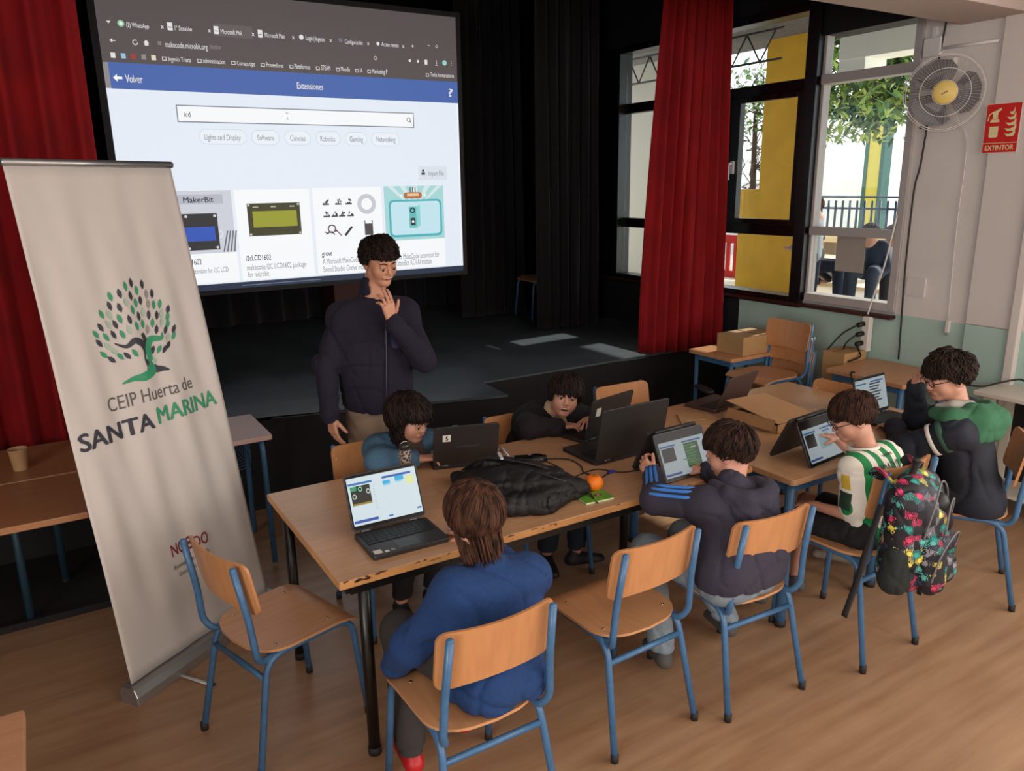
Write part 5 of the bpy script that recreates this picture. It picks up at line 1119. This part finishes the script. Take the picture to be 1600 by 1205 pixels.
def f(q):
    torso_cloth(q,J['N'],J['SL'],J['SR'],J['HL'],J['HR'],.98,r=1.06)
    arm_cloth(q,J['SL'],J['EL'],J['WL'],(.062,.056,.040),.04,.03); arm_cloth(q,J['SR'],J['ER'],J['WR'],(.06,.052,.038),.04,.04)
    q.cap((2.205,1.98,.80),(2.205,1.985,.85),.062,.056,.02)
    pass
    q.cap((2.06,1.86,.565),(2.23,1.86,.565),.118,.118,.04); q.cut((0,0,.515),(0,0,-1))
cloth(k3,'hoodie',NH,(1.85,1.65,.42),(2.56,2.45,.95),f,.008,.012,8,.11)
def f(q):
    q.path([(2.125,2.0,.855),(2.115,1.92,.84),(2.16,1.865,.825),(2.22,1.85,.82),(2.29,1.875,.83),(2.305,1.95,.845)],[.022,.034,.040,.042,.036,.022],.012)
    q.path([(2.13,1.875,.80),(2.165,1.84,.75),(2.215,1.825,.715),(2.265,1.84,.75),(2.30,1.875,.80)],[.034,.040,.042,.038,.032],.018).cap((2.18,1.855,.79),(2.25,1.855,.79),.036,None,.02)
    q.ell((2.21,1.93,.875),(.055,.05,.04),None,.01,True)
cloth(k3,'hood',NH,(2.02,1.7,.62),(2.4,2.1,.95),f,.007,.007,4,.07)
SB=mat('light_blue_stripe','3f7fd0',.7); lo=V(*k3.location)
def arm_stripes(root,S_,E_,W_,r,side,m,offs,w_=.008,name='sleeve_stripe'):
    S_,E_,W_=V(*S_),V(*E_),V(*W_); side=V(*side).normalized(); lo=root.location
    for o in offs:
        pts=[]
        for A_,B_,ra,rb in((S_,E_,r[0],r[1]),(E_,W_,r[1],r[2])):
            d=(B_-A_).normalized(); n1=(side-d*side.dot(d)).normalized(); b=d.cross(n1)
            for i in range(7):
                t=i/6; rr_=ra+(rb-ra)*t
                if A_ is S_ and i<1: continue
                pts.append(A_.lerp(B_,t)+(n1*cos(o)+b*sin(o))*(rr_+(.007 if A_ is S_ else .001))-lo)
        MB().tube(pts,w_,8).build(name,m,root)
arm_stripes(k3,J['SL'],J['EL'],J['WL'],(.062,.056,.042),(-.45,-.1,.85),SB,(-.38,0,.38),.0075)
arm_stripes(k3,J['SR'],J['ER'],J['WR'],(.062,.054,.04),(.3,-.2,.9),SB,(-.38,0,.38),.0075)
JN=mat('light_jeans','7d8a94',.9,bump=.25,bscale=200,var=.1,vscale=30)
def f(q):
    for a in 'LR': leg_cloth(q,J['H'+a],J['K'+a],J['A'+a],(.082,.064,.052))
    q.cap((2.06,1.86,.53),(2.23,1.86,.53),.098,None,.03).cut((0,0,.095),(0,0,-1))
cloth(k3,'jeans',JN,(1.85,1.68,.05),(2.56,2.45,.65),f,.010,.012,3,.09)
for a,dv in (('L',(.25,.9)),('R',(.2,1))): shoe(k3,J['A'+a],dv,.92,mat('grey_shoe','4e4a48',.7),mat('sole_dark','3a3836',.7))
hairdo('hair',k3,J['H'],R_,.96,hair_mat('hair_dark_brown','1a100c','3d281e'),(.1,-.55,.75),1000,.065,.005,.003,.045,-.005,-.07,off=.018,seed=21,vol=.002,sides=4)
# ---- child in green-white striped shirt
J=dict(H=(2.985,2.02,.975),N=(2.975,1.91,.835),SL=(2.85,1.885,.80),SR=(3.10,1.915,.80),EL=(2.83,1.85,.60),WL=(2.785,2.03,.60),ER=(3.17,2.12,.70),WR=(3.055,2.14,.83),HL=(2.86,1.83,.51),HR=(3.03,1.83,.51),KL=(2.74,2.19,.49),KR=(3.02,2.24,.49),AL=(2.74,2.27,.10),AR=(3.0,2.25,.09))
k5,P5,R_,body=person('child with glasses in a green and white striped football shirt, finger at a tented laptop',(2.94,1.88,.45),J,((-.78,.50,-.40),(.0,0,1)),.92,SKIN,True,'down','closed',mat('brow_dark','1c120e',.7),handL=((-.25,.75,-.12),(0,0,-1),dict(curl=(.15,.2,.25,.3))),handR=((-.62,.22,.28),(-.3,.3,-.8),dict(curl=(.12,.6,.9,.9),thumb=.4)))
def jersey_mat():
    m=mat('striped_shirt','e6e0d4',.75,bump=.15,bscale=200); nt=m.node_tree;N=nt.nodes;L=nt.links;b=N['Principled BSDF']; tc=N.new('ShaderNodeTexCoord'); sx=N.new('ShaderNodeSeparateXYZ'); L.new(tc.outputs['Object'],sx.inputs[0])
    mu=N.new('ShaderNodeMath'); mu.operation='MULTIPLY'; mu.operation='MULTIPLY_ADD'; mu.inputs[2].default_value=8.0625; mu.inputs[1].default_value=12.5; L.new(sx.outputs[0],mu.inputs[0]); fr=N.new('ShaderNodeMath'); fr.operation='FRACT'; L.new(mu.outputs[0],fr.inputs[0]); gt=N.new('ShaderNodeMath'); gt.operation='GREATER_THAN'; gt.inputs[1].default_value=.5; L.new(fr.outputs[0],gt.inputs[0])
    mx=N.new('ShaderNodeMixRGB'); mx.inputs[1].default_value=H('e6e0d4'); mx.inputs[2].default_value=H('128044'); L.new(gt.outputs[0],mx.inputs[0]); L.new(mx.outputs[0],b.inputs[0]); return m
def f(q):
    torso_cloth(q,J['N'],J['SL'],J['SR'],J['HL'],J['HR'],.90,r=1.04)
    E2=np.array(J['EL']); S2=np.array(J['SL']); q.cap(S2,S2+(E2-S2)*.78,.058,.062,.04); E2=np.array(J['ER']); S2=np.array(J['SR']); q.cap(S2,S2+(E2-S2)*.75,.054,.055,.04)
    q.cap((2.94,1.82,.5),(2.96,1.82,.5),.12,None,.04); q.cut((0,0,.475),(0,0,-1))
shirt5=cloth(k5,'football_shirt',jersey_mat(),(2.7,1.65,.44),(3.3,2.25,.95),f,.008,.008,9,.10)
lo=V(*k5.location)
MB().tube([V(2.975,1.94,.855)-lo+V(.055*cos(t),.06*sin(t)+.005,.012*sin(t)*-1) for t in [2*pi*i/24 for i in range(25)]],.011,8).build('collar',mat('collar_white','dedad0',.8),k5)
MB().tube([V(2.975,1.935,.842)-lo+V(.064*cos(t),.07*sin(t),.014*sin(t)*-1) for t in [2*pi*i/24 for i in range(25)]],.007,8).build('collar_trim',mat('collar_green','128044',.8),k5)
def wrap_text(root,txt,C_,u,v_,nn,w_,h,mt,R0,bold=0,name='lettering'):
    """lettering bent round a cylinder of radius R0 on the back; nn = outward normal"""
    m=MB(); v,f=text_poly(txt,bold); xs=[p[0] for p in v]; a,b=min(xs),max(xs); C_,u,v_,nn=V(*C_),V(*u).normalized(),V(*v_).normalized(),V(*nn).normalized(); out=[]
    for p in v:
        x=((p[0]-a)/(b-a)-.5)*w_; t=x/R0; out.append(C_+u*(R0*sin(t))+v_*((p[1]/.72-.5)*h)+nn*(R0*cos(t)-R0)-root.location)
    m.add(out,f,mt); return m.build(name,mt,root)
INK=mat('ink_black','1a1818',.6)
# ---- boy in green-hooded jacket
J6=dict(H=(3.60,1.96,1.085),N=(3.625,1.89,.935),SL=(3.485,1.82,.865),SR=(3.75,1.93,.885),EL=(3.40,2.02,.745),WL=(3.58,2.18,.78),ER=(3.745,2.17,.80),WR=(3.63,2.13,1.0),HL=(3.63,1.80,.53),HR=(3.80,1.88,.53),KL=(3.45,2.12,.52),KR=(3.6,2.22,.50),AL=(3.45,2.3,.09),AR=(3.68,2.26,.09))
J=J6
k6,P6,R_,body=person('boy with glasses in a navy jacket with a large green hood',(3.70,1.86,.45),J,((-.84,.42,-.26),(.0,0,1)),1.0,SKIN,True,'down','closed',mat('brow_dark','1c120e',.7),handL=((.3,.85,-.1),(0,0,-1),{}),handR=((-.1,-.25,.9),(-.2,-.9,0),dict(curl=(.3,.4,.5,.6))))
glasses(k6,P6,1.0,k6.location)
NJ=mat('navy_jacket','151a26',.8,bump=.2,bscale=160)
def f(q):
    torso_cloth(q,J['N'],J['SL'],J['SR'],J['HL'],J['HR'],1.06,r=1.06)
    arm_cloth(q,J['SL'],J['EL'],J['WL'],(.068,.062,.046),.04,.03); arm_cloth(q,J['SR'],J['ER'],J['WR'],(.062,.058,.042),.04,.08)
    q.cap((3.66,1.78,.50),(3.80,1.86,.50),.12,None,.04); q.cut((0,0,.456),(0,0,-1))
cloth(k6,'jacket',NJ,(3.2,1.5,.42),(4.02,2.35,1.12),f,.009,.011,13,.13)
def f(q):
    q.path([(3.52,1.95,.92),(3.48,1.85,.925),(3.57,1.765,.915),(3.68,1.76,.91),(3.74,1.85,.92)],[.03,.044,.055,.055,.038],.03)
    q.path([(3.54,1.765,.86),(3.66,1.75,.85)],[.045,.04],.03); q.path([(3.60,1.82,.95),(3.68,1.83,.95)],[.05,.05],.04); q.ell((3.65,1.86,1.01),(.075,.075,.06),None,.02,True)
cloth(k6,'hood',mat('green_hood','35694a',.9,bump=.2,bscale=180),(3.34,1.58,.76),(3.95,2.1,1.06),f,.008,.007,3,.08)
lo=V(*k6.location)
def f(q):
    q.path([(3.55,1.955,.945),(3.555,1.89,.965),(3.60,1.835,.975)],[.018,.024,.022],.02)
cloth(k6,'hood_lining',mat('grey_lining','a7a39a',.9),(3.45,1.75,.88),(3.8,2.06,1.05),f,.006,.002,3,.06)
def band(root,A_,B_,t,r,w_,m,name):
    A_,B_=V(*A_),V(*B_); d=(B_-A_).normalized(); c=A_.lerp(B_,t)-root.location; u=d.orthogonal().normalized(); v=d.cross(u)
    vs=[];n=28
    for o,rr_ in((-w_/2,r-.002),(-w_/2,r+.003),(w_/2,r+.003),(w_/2,r-.002)):
        for i in range(n): a=2*pi*i/n; vs.append(c+d*o+(u*cos(a)+v*sin(a))*rr_)
    MB().add(vs,[(k*n+i,k*n+(i+1)%n,((k+1)%4)*n+(i+1)%n,((k+1)%4)*n+i) for k in range(4) for i in range(n)],m,True).build(name,m,root)
band(k6,J['SL'],J['EL'],.42,.0735,.018,mat('stripe_white','d2ccc4',.8),'sleeve_band'); band(k6,J['SL'],J['EL'],.22,.0755,.028,mat('stripe_green','35584a',.8),'sleeve_band')
def f(q):
    for a in 'LR': leg_cloth(q,J['H'+a],J['K'+a],J['A'+a],(.085,.066,.052))
    q.cap(J['HL'],J['HR'],.09,None,.03).cut((0,0,.095),(0,0,-1))
cloth(k6,'trousers',mat('dark_trousers','1a1a20',.9),(3.3,1.6,.05),(4.0,2.45,.65),f,.011,.010,3,.09)
for a in 'LR': shoe(k6,J['A'+a],(-.5,.8),.95,mat('beige_shoe','8a7f74',.7),mat('sole_white','cfc8c2',.6))
hairdo('hair',k6,J['H'],R_,1.0,hair_mat('hair_curly_dark','16100d','33251d'),(.05,-.45,.85),1000,.055,.0058,.006,.035,-.01,-.06,off=.022,seed=31,lift=.003,vol=.003,sides=4)
# finish the striped shirt child
J=dict(H=(2.985,2.02,.975),HL=(2.86,1.83,.51),HR=(3.03,1.83,.51),KL=(2.74,2.19,.49),KR=(3.02,2.24,.49))
R5=np.array(frame((-.78,.50,-.40),(0,0,1)))
hairdo('hair',k5,J['H'],R5,.96,hair_mat('hair_dark_brown2','1c120d','43291d'),(.1,-.5,.8),1000,.075,.0048,.001,.035,-.012,-.06,off=.013,seed=41,vol=.002,sides=4)
glasses(k5,P5,.92,k5.location)
def f(q):
    q.cap(J['HL'],J['KL'],.075,.062,.03).cap(J['HR'],J['KR'],.078,.066,.03).cap(J['HL'],J['HR'],.09,None,.03); q.cut((0,2.16,0),(0,1,0))
cloth(k5,'shorts',mat('black_shorts','141213',.8,bump=.2,bscale=140),(2.6,1.66,.4),(3.2,2.3,.68),f,.009,.010,3,.08)
for x,y,d in((2.74,2.27,(-.2,1)),(3.0,2.25,(0,1))): shoe(k5,(x,y,.09),d,.88,mat('grey_shoe','4e4a48',.7),mat('sole_white','cfc8c2',.6))
from mathutils.bvhtree import BVHTree
def project(root,target,mb,C_,u,v_,nn,polys,mt,name,off=.0025):
    """flat print laid onto a garment: points (x,y) in the plane C + u x + v y dropped along -n onto the cloth"""
    me=target.data; bv=BVHTree.FromPolygons([v.co for v in me.vertices],[p.vertices for p in me.polygons])
    C_,u,v_,nn=V(*C_)-root.location,V(*u).normalized(),V(*v_).normalized(),V(*nn).normalized(); out=[]
    for x,y in polys[0]:
        p=C_+u*x+v_*y; h=bv.ray_cast(p+nn*.1,-nn,.3); out.append((h[0]+nn*off) if h[0] else p)
    return MB().add(out,polys[1],mt).build(name,mt,root)
def gridp(w_,h,n=8): return [((i/n-.5)*w_,(j/n-.5)*h) for j in range(n+1) for i in range(n+1)],[(j*(n+1)+i,j*(n+1)+i+1,(j+1)*(n+1)+i+1,(j+1)*(n+1)+i) for j in range(n) for i in range(n)]
def textp(t,w_,h,bold=0):
    v,f=text_poly(t,bold); xs=[p[0] for p in v]; a,b=min(xs),max(xs); return [(((p[0]-a)/(b-a)-.5)*w_,(p[1]/.72-.5)*h) for p in v],f
project(k5,shirt5,None,(2.985,1.81,.812),(1,.12,0),(0,.5,1),(.10,-.85,.5),textp('JOAQUIN',.17,.042,.01),INK,'lettering')
project(k5,shirt5,None,(2.995,1.845,.855),(1,.12,0),(0,1,1),(.10,-.7,.7),textp('verisure',.075,.018,.02),INK,'lettering')
project(k5,shirt5,None,(2.77,1.87,.68),(-.25,.97,0) and (.35,-.93,0),(0,0,1),(-.93,-.35,0),gridp(.055,.075),mat('sleeve_badge_dark','1f3a2c',.6),'sleeve_patch')
project(k5,shirt5,None,(2.78,1.88,.76),(.35,-.93,0),(0,.2,1),(-.93,-.35,.1),gridp(.04,.06),mat('sleeve_badge_yellow','c8a83a',.6),'sleeve_patch')
# ---- child in denim jacket
J=dict(H=(1.385,3.21,.945),N=(1.375,3.29,.82),SL=(1.50,3.27,.785),SR=(1.26,3.31,.79),EL=(1.60,3.22,.775),WL=(1.555,3.13,.80),ER=(1.205,3.17,.785),WR=(1.36,3.08,.79),HL=(1.46,3.34,.53),HR=(1.29,3.34,.53),KL=(1.45,3.02,.50),KR=(1.27,3.02,.50),AL=(1.42,3.12,.09),AR=(1.25,3.10,.09))
kg,P,R_,body=person('child with big dark curly hair in a denim jacket typing on a laptop',(1.37,3.32,.45),J,((.40,-.86,-.22),(.04,0,1)),.95,SKIN,True,'down','closed',mat('brow_dark','1c120e',.7),handL=((-.15,-.6,.0),(0,0,-1),dict(curl=(.35,.35,.35,.4))),handR=((.85,-.45,.08),(0,0,-1),dict(curl=(.3,.35,.35,.4))))
DN=mat('denim','3f6079',.85,bump=.3,bscale=260,var=.22,vscale=14)
def f(q):
    torso_cloth(q,J['N'],J['SL'],J['SR'],J['HL'],J['HR'],.95,r=1.05)
    arm_cloth(q,J['SL'],J['EL'],J['WL'],(.058,.052,.040),.03,.10); arm_cloth(q,J['SR'],J['ER'],J['WR'],(.060,.056,.042),.03,.16)
    q.cap((1.385,3.29,.80),(1.39,3.28,.85),.062,.055,.02); q.cap((1.40,3.235,.86),(1.41,3.18,.72),.045,.035,.01,True); q.cut((0,0,.456),(0,0,-1))
cloth(kg,'denim_jacket',DN,(1.1,2.95,.42),(1.72,3.5,.95),f,.008,.008,17,.10)
def f(q): q.cap((1.40,3.25,.85),(1.405,3.225,.74),.05,.055,.03).cap((1.36,3.22,.76),(1.45,3.21,.75),.035,.035,.02)
cloth(kg,'scarf',mat('brown_scarf','4c3f36',.95,bump=.3,bscale=120),(1.25,3.1,.65),(1.55,3.35,.95),f,.008,.012,3,.05)
lo=V(*kg.location)
for a in(-1,1): MB().prism([(-.022,-.03),(.028,-.022),(.018,.03),(-.016,.025)],-.004,.004,mat('fleece_lining','b5a68e',.95),Matrix.Rotation(radians(75),3,'X'),V(1.40+a*.07,3.195,.76)-lo).build('collar_lining',parent=kg)
MB().tube([V(1.515,3.19,.82)-lo,V(1.54,3.17,.77)-lo,V(1.55,3.18,.74)-lo],.0018,5).build('seam',mat('denim_stitch','7b8c96',.8),kg)
def f(q):
    for a in 'LR': leg_cloth(q,J['H'+a],J['K'+a],J['A'+a],(.075,.06,.045))
    q.cut((0,0,.12),(0,0,-1))
cloth(kg,'trousers',mat('black_trousers','141214',.9),(1.1,2.9,.05),(1.6,3.5,.65),f,.011,.008,3,.09)
WS=mat('black_white_sneaker','171516',.6); SO=mat('sole_white','cfc8c2',.6)
for a,d in (('L',(.1,-1)),('R',(-.05,-1))): shoe(kg,J['A'+a],d,.9,WS,SO)
hairdo('hair',kg,J['H'],R_,.96,HB,(.1,-.25,.95),1300,.15,.0058,.008,.022,-.05,-.06,droop=1,off=.030,seed=51,steps=9,vol=.006,bangs=.028,sides=4,zmin=-.13)
# ---- smiling boy in black
J=dict(H=(2.275,3.21,.915),N=(2.225,3.30,.805),SL=(2.395,3.30,.765),SR=(2.12,3.34,.775),EL=(2.50,3.20,.76),WL=(2.40,3.14,.79),ER=(2.03,3.19,.79),WR=(2.175,3.125,.785),HL=(2.2,3.36,.53),HR=(2.03,3.36,.53),KL=(2.25,3.02,.50),KR=(2.08,3.03,.50),AL=(2.24,3.06,.09),AR=(2.10,3.13,.09))
kb,P,R_,body=person('smiling boy with dark fringe in a black jacket, looking at the camera',(2.14,3.34,.45),J,((-.48,-.86,.10),(.24,0,1)),.97,SKIN,True,'open','laugh',mat('brow_dark','1c120e',.7),handL=((-.65,-.45,.1),(0,0,-1),dict(curl=(.3,.35,.4,.4))),handR=((.85,-.25,.02),(0,0,-1),dict(curl=(.2,.25,.3,.35))))
BJ=mat('black_jacket','161114',.9,bump=.25,bscale=160)
def f(q):
    torso_cloth(q,J['N'],J['SL'],J['SR'],J['HL'],J['HR'],1.0,r=1.05)
    arm_cloth(q,J['SL'],J['EL'],J['WL'],(.058,.052,.040),.03,.10); arm_cloth(q,J['SR'],J['ER'],J['WR'],(.066,.064,.046),.04,.06)
    q.cap((2.16,3.33,.83),(2.33,3.33,.81),.05,.05,.02)
    q.cap((2.27,3.22,.83),(2.27,3.17,.70),.05,.045,.012,True); q.cut((0,0,.456),(0,0,-1))
cloth(kb,'jacket',BJ,(1.9,2.98,.42),(2.62,3.55,1.0),f,.008,.009,23,.11)
def f(q): q.cap((2.245,3.29,.82),(2.26,3.26,.70),.058,.07,.03); q.cap((2.285,3.23,.84),(2.29,3.19,.80),.042,.03,.015,True)
cloth(kb,'shirt',mat('beige_shirt','b39a7c',.9,bump=.2,bscale=120),(2.1,3.1,.6),(2.42,3.42,.95),f,.007,.007,3,.05)
def f(q):
    for a in 'LR': leg_cloth(q,J['H'+a],J['K'+a],J['A'+a],(.075,.06,.05))
    q.cut((0,0,.12),(0,0,-1))
cloth(kb,'trousers',mat('dark_jeans','1e2a38',.9,bump=.2,bscale=150),(1.9,2.85,.05),(2.5,3.5,.65),f,.011,.008,3,.09)
shoe(kb,J['AL'],(.9,-.3),.95,WS,SO); shoe(kb,J['AR'],(-.3,-1),.95,WS,SO)
hairdo('hair',kb,J['H'],R_,.96,HB,(.05,-.15,1),1200,.10,.005,.0012,.02,-.03,-.07,off=.022,seed=61,vol=.005,bangs=.022,steps=9,sides=4)
# ------------------------------------------------ patterned backpack on the chair back
def pattern_mat(name,scale):
    m=mat(name,'1a1a20',.6); nt=m.node_tree;N=nt.nodes;L=nt.links;b=N['Principled BSDF']; tc=N.new('ShaderNodeTexCoord')
    v=N.new('ShaderNodeTexVoronoi'); v.inputs['Scale'].default_value=scale; L.new(tc.outputs['Object'],v.inputs[0])
    sp_=N.new('ShaderNodeSeparateColor'); L.new(v.outputs['Color'],sp_.inputs[0])
    r=N.new('ShaderNodeValToRGB'); r.color_ramp.interpolation='CONSTANT'; el=r.color_ramp.elements; cols=['16161e','16161e','2f9c92','1c1c26','d8406c','3a3f52','e8d860','1a1a22','5fb8b0','8c8a94','14141a']
    el[0].position=0; el[0].color=H(cols[0]); el[1].position=.09; el[1].color=H(cols[1])
    for i,c in enumerate(cols[2:]): e_=el.new(.18+i*.09); e_.color=H(c)
    L.new(sp_.outputs[0],r.inputs[0])
    w_=N.new('ShaderNodeTexWave'); w_.inputs['Scale'].default_value=scale*2.2; w_.inputs['Distortion'].default_value=9; L.new(tc.outputs['Object'],w_.inputs[0]); g=N.new('ShaderNodeMath'); g.operation='GREATER_THAN'; g.inputs[1].default_value=.62; L.new(w_.outputs['Fac'],g.inputs[0])
    mx=N.new('ShaderNodeMixRGB'); mx.inputs[1].default_value=H('15151c'); L.new(g.outputs[0],mx.inputs[0]); L.new(r.outputs[0],mx.inputs[2])
    d=N.new('ShaderNodeMath'); d.operation='LESS_THAN'; d.inputs[1].default_value=.33; L.new(v.outputs['Distance'],d.inputs[0]); m2=N.new('ShaderNodeMixRGB'); L.new(d.outputs[0],m2.inputs[0]); L.new(mx.outputs[0],m2.inputs[1]); L.new(r.outputs[0],m2.inputs[2]); L.new(m2.outputs[0],b.inputs[0]); return m
PT=pattern_mat('tropical_print',34); PIP=mat('grey_piping','6f6c70',.6); MESHM=mat('mesh_green_black','1d2422',.8,bump=.4,bscale=400)
bp=thing('patterned_backpack','black backpack with a pink and teal tropical print hanging on the chair back','backpack',(2.765,1.54,.44))
def W3(x,y,z): return np.array((2.765+x*.96-y*.25,1.54+x*.25+y*.96,.44+z))
q=SDF((2.5,1.25,.38),(3.1,1.78,.98),.007,.007)
q.path([W3(-.075,.03,.09),W3(-.08,.03,.36)],[.085,.07],.06).path([W3(.075,.03,.09),W3(.07,.03,.36)],[.085,.07],.06).cap(W3(-.05,.03,.40),W3(.05,.03,.40),.07,None,.05).cap(W3(0,.01,.2),W3(0,.01,.3),.095,None,.05)
q.wrinkle(.012,5,.12); q.build('main_compartment',PT,bp)
q=SDF((2.5,1.25,.38),(3.1,1.78,.98),.007,.007)
q.path([W3(-.06,-.07,.08),W3(-.06,-.07,.20)],[.06,.05],.05).path([W3(.06,-.07,.08),W3(.06,-.07,.20)],[.06,.05],.05).wrinkle(.010,8,.09); q.build('front_pocket',PT,bp)
q=SDF((2.5,1.25,.38),(3.1,1.78,.98),.007,.007); q.path([W3(-.13,.03,.07),W3(-.135,.03,.17)],[.06,.045],.04).wrinkle(.008,3,.08); q.build('mesh_side_pocket',MESHM,bp)
q=SDF((2.5,1.25,.38),(3.1,1.78,.98),.007,.007); q.cap(W3(.02,-.045,.36),W3(.07,-.06,.27),.045,.04,.03); q.build('open_black_flap',mat('black_flap','08080a',.5),bp)
loB=V(*bp.location); Wv=lambda x,y,z: V(*W3(x,y,z))-loB
for P in ([(-.11,-.05,.25),(-.10,-.07,.38),(0,-.06,.455),(.10,-.06,.38),(.12,-.05,.25)],[(-.11,-.09,.06),(-.115,-.11,.18),(-.05,-.125,.25),(.06,-.125,.25),(.115,-.11,.18),(.11,-.10,.06)],[(-.02,-.10,.27),(.02,-.095,.36),(.08,-.09,.37),(.11,-.08,.30)]):
    MB().tube(curve_pts([Wv(*p) for p in P],6),.0035,6).build('zip_piping',PIP,bp)
MB().tube(curve_pts([Wv(-.10,.06,.42),V(2.66,1.60,.87)-loB,V(2.68,1.66,.90)-loB,V(2.70,1.70,.86)-loB],6),.030,8,flat=.25,upv=(0,-1,0)).build('shoulder_strap',PT,bp)
MB().tube(curve_pts([Wv(.08,.06,.42),V(2.87,1.63,.875)-loB,V(2.90,1.68,.895)-loB,V(2.92,1.72,.86)-loB],6),.028,8,flat=.25,upv=(0,-1,0)).build('shoulder_strap',PT,bp)
MB().tube(curve_pts([V(2.60,1.60,.80)-loB,V(2.555,1.605,.66)-loB,V(2.51,1.61,.5)-loB,V(2.468,1.62,.36)-loB],6),.013,8,flat=.2,upv=(1,0,0)).build('hanging_strap',STR,bp)
MB().tube([Wv(.10,.0,.02),Wv(.12,.0,-.04),Wv(.12,.0,-.09)],.011,8,flat=.2).build('hanging_strap',STR,bp)
MB().tube(curve_pts([Wv(-.03,.05,.44),Wv(-.02,.03,.50),Wv(.03,.03,.50),Wv(.04,.05,.44)],6),.012,8,flat=.35).build('grab_handle',STR,bp)
# ------------------------------------------------ pupils outside
def outdoor(label,x,y,H_,sit,top,bot,face,hairc,s=.9):
    z0=.6; c=cos(face);d=sin(face); f_=V(c,d,0); r_=V(d,-c,0)
    B=V(x,y,z0); hz=H_-z0
    if sit: hip=.42
    else: hip=hz*.5
    sh=hz-.27*s if not sit else hz-.27*s
    q_=lambda a,b,z: tuple(B+r_*a+f_*b+V(0,0,z))
    J=dict(H=q_(0,.03,hz-.12*s),N=q_(0,0,sh+.06),SL=q_(-.13,0,sh),SR=q_(.13,0,sh),EL=q_(-.19,.02,sh-.22),WL=q_(-.14,.16,sh-.30),ER=q_(.19,.02,sh-.22),WR=q_(.14,.16,sh-.30),HL=q_(-.08,0,hip),HR=q_(.08,0,hip))
    if sit: J.update(KL=q_(-.10,.36,hip+.02),KR=q_(.10,.36,hip+.02),AL=q_(-.1,.38,.06),AR=q_(.1,.38,.06))
    else: J.update(KL=q_(-.09,.02,hip*.52),KR=q_(.09,.0,hip*.52),AL=q_(-.09,0,.06),AR=q_(.09,0,.06))
    root=thing('person',label,'person',(x,y,z0)); q=SDF(np.array(B)-(.5,.5,.02),np.array(B)+(.5,.5,hz+.1),.012,.016); g=lambda k: np.array(J[k],float)
    q.ell(g('H'),(.075,.085,.105),None,.01).cap(g('N'),g('H'),.045,None,.02).cap(g('SL'),g('SR'),.05,None,.03).cap((g('SL')+g('SR'))/2,(g('HL')+g('HR'))/2,.09,None,.05)
    for a in 'LR': q.cap(g('S'+a),g('E'+a),.035,None,.02).cap(g('E'+a),g('W'+a),.03,.024,.02); hd_=g('W'+a)+np.array(f_)*.09; q.cap(g('W'+a),hd_,.026,.02,.01); q.cap(g('H'+a),g('K'+a),.055,.045,.02).cap(g('K'+a),g('A'+a),.04,.03,.02)
    q.build('body',SKIN,root)
    q=SDF(np.array(B)-(.5,.5,.02),np.array(B)+(.5,.5,hz+.1),.012,.012); torso_cloth(q,J['N'],J['SL'],J['SR'],J['HL'],J['HR'],.9)
    for a in 'LR': arm_cloth(q,J['S'+a],J['E'+a],J['W'+a],(.055,.05,.04),.03,.05)
    q.build('top',top,root)
    q=SDF(np.array(B)-(.5,.5,.02),np.array(B)+(.5,.5,hz+.1),.014,.014)
    for a in 'LR': leg_cloth(q,J['H'+a],J['K'+a],J['A'+a],(.085,.066,.05))
    q.build('trousers',bot,root)
    hairdo('hair',root,J['H'],np.array(frame(tuple(f_))),.95,hairc,(0,-.4,.9),110,.09,.012,.002,.04,-.02,-.07,off=.016,seed=7,steps=5)
DKB=mat('out_navy','20283c',.9); DKJ=mat('out_jeans','2c3446',.9); GRT=mat('out_grey','8e959c',.9); WHT=mat('out_white','c9ccd2',.9); DRD=mat('out_dark','1d1a1e',.9)
outdoor('pupil with brown hair standing outside, left in the white-framed window',7.1,5.47,1.83,False,GRT,DKB,2.0,HBR)
outdoor('pupil in dark clothes sitting outside behind the taped paper',7.7,5.20,1.53,True,DKB,DKJ,3.6,HB)
outdoor('pupil in a pale shirt sitting outside, rightmost in the window',8.5,5.46,1.47,True,WHT,DRD,3.9,HBR)
outdoor('pupil in a dark top sitting low outside, left of the taped paper',7.75,5.95,1.40,True,DRD,DKB,4.9,HB)
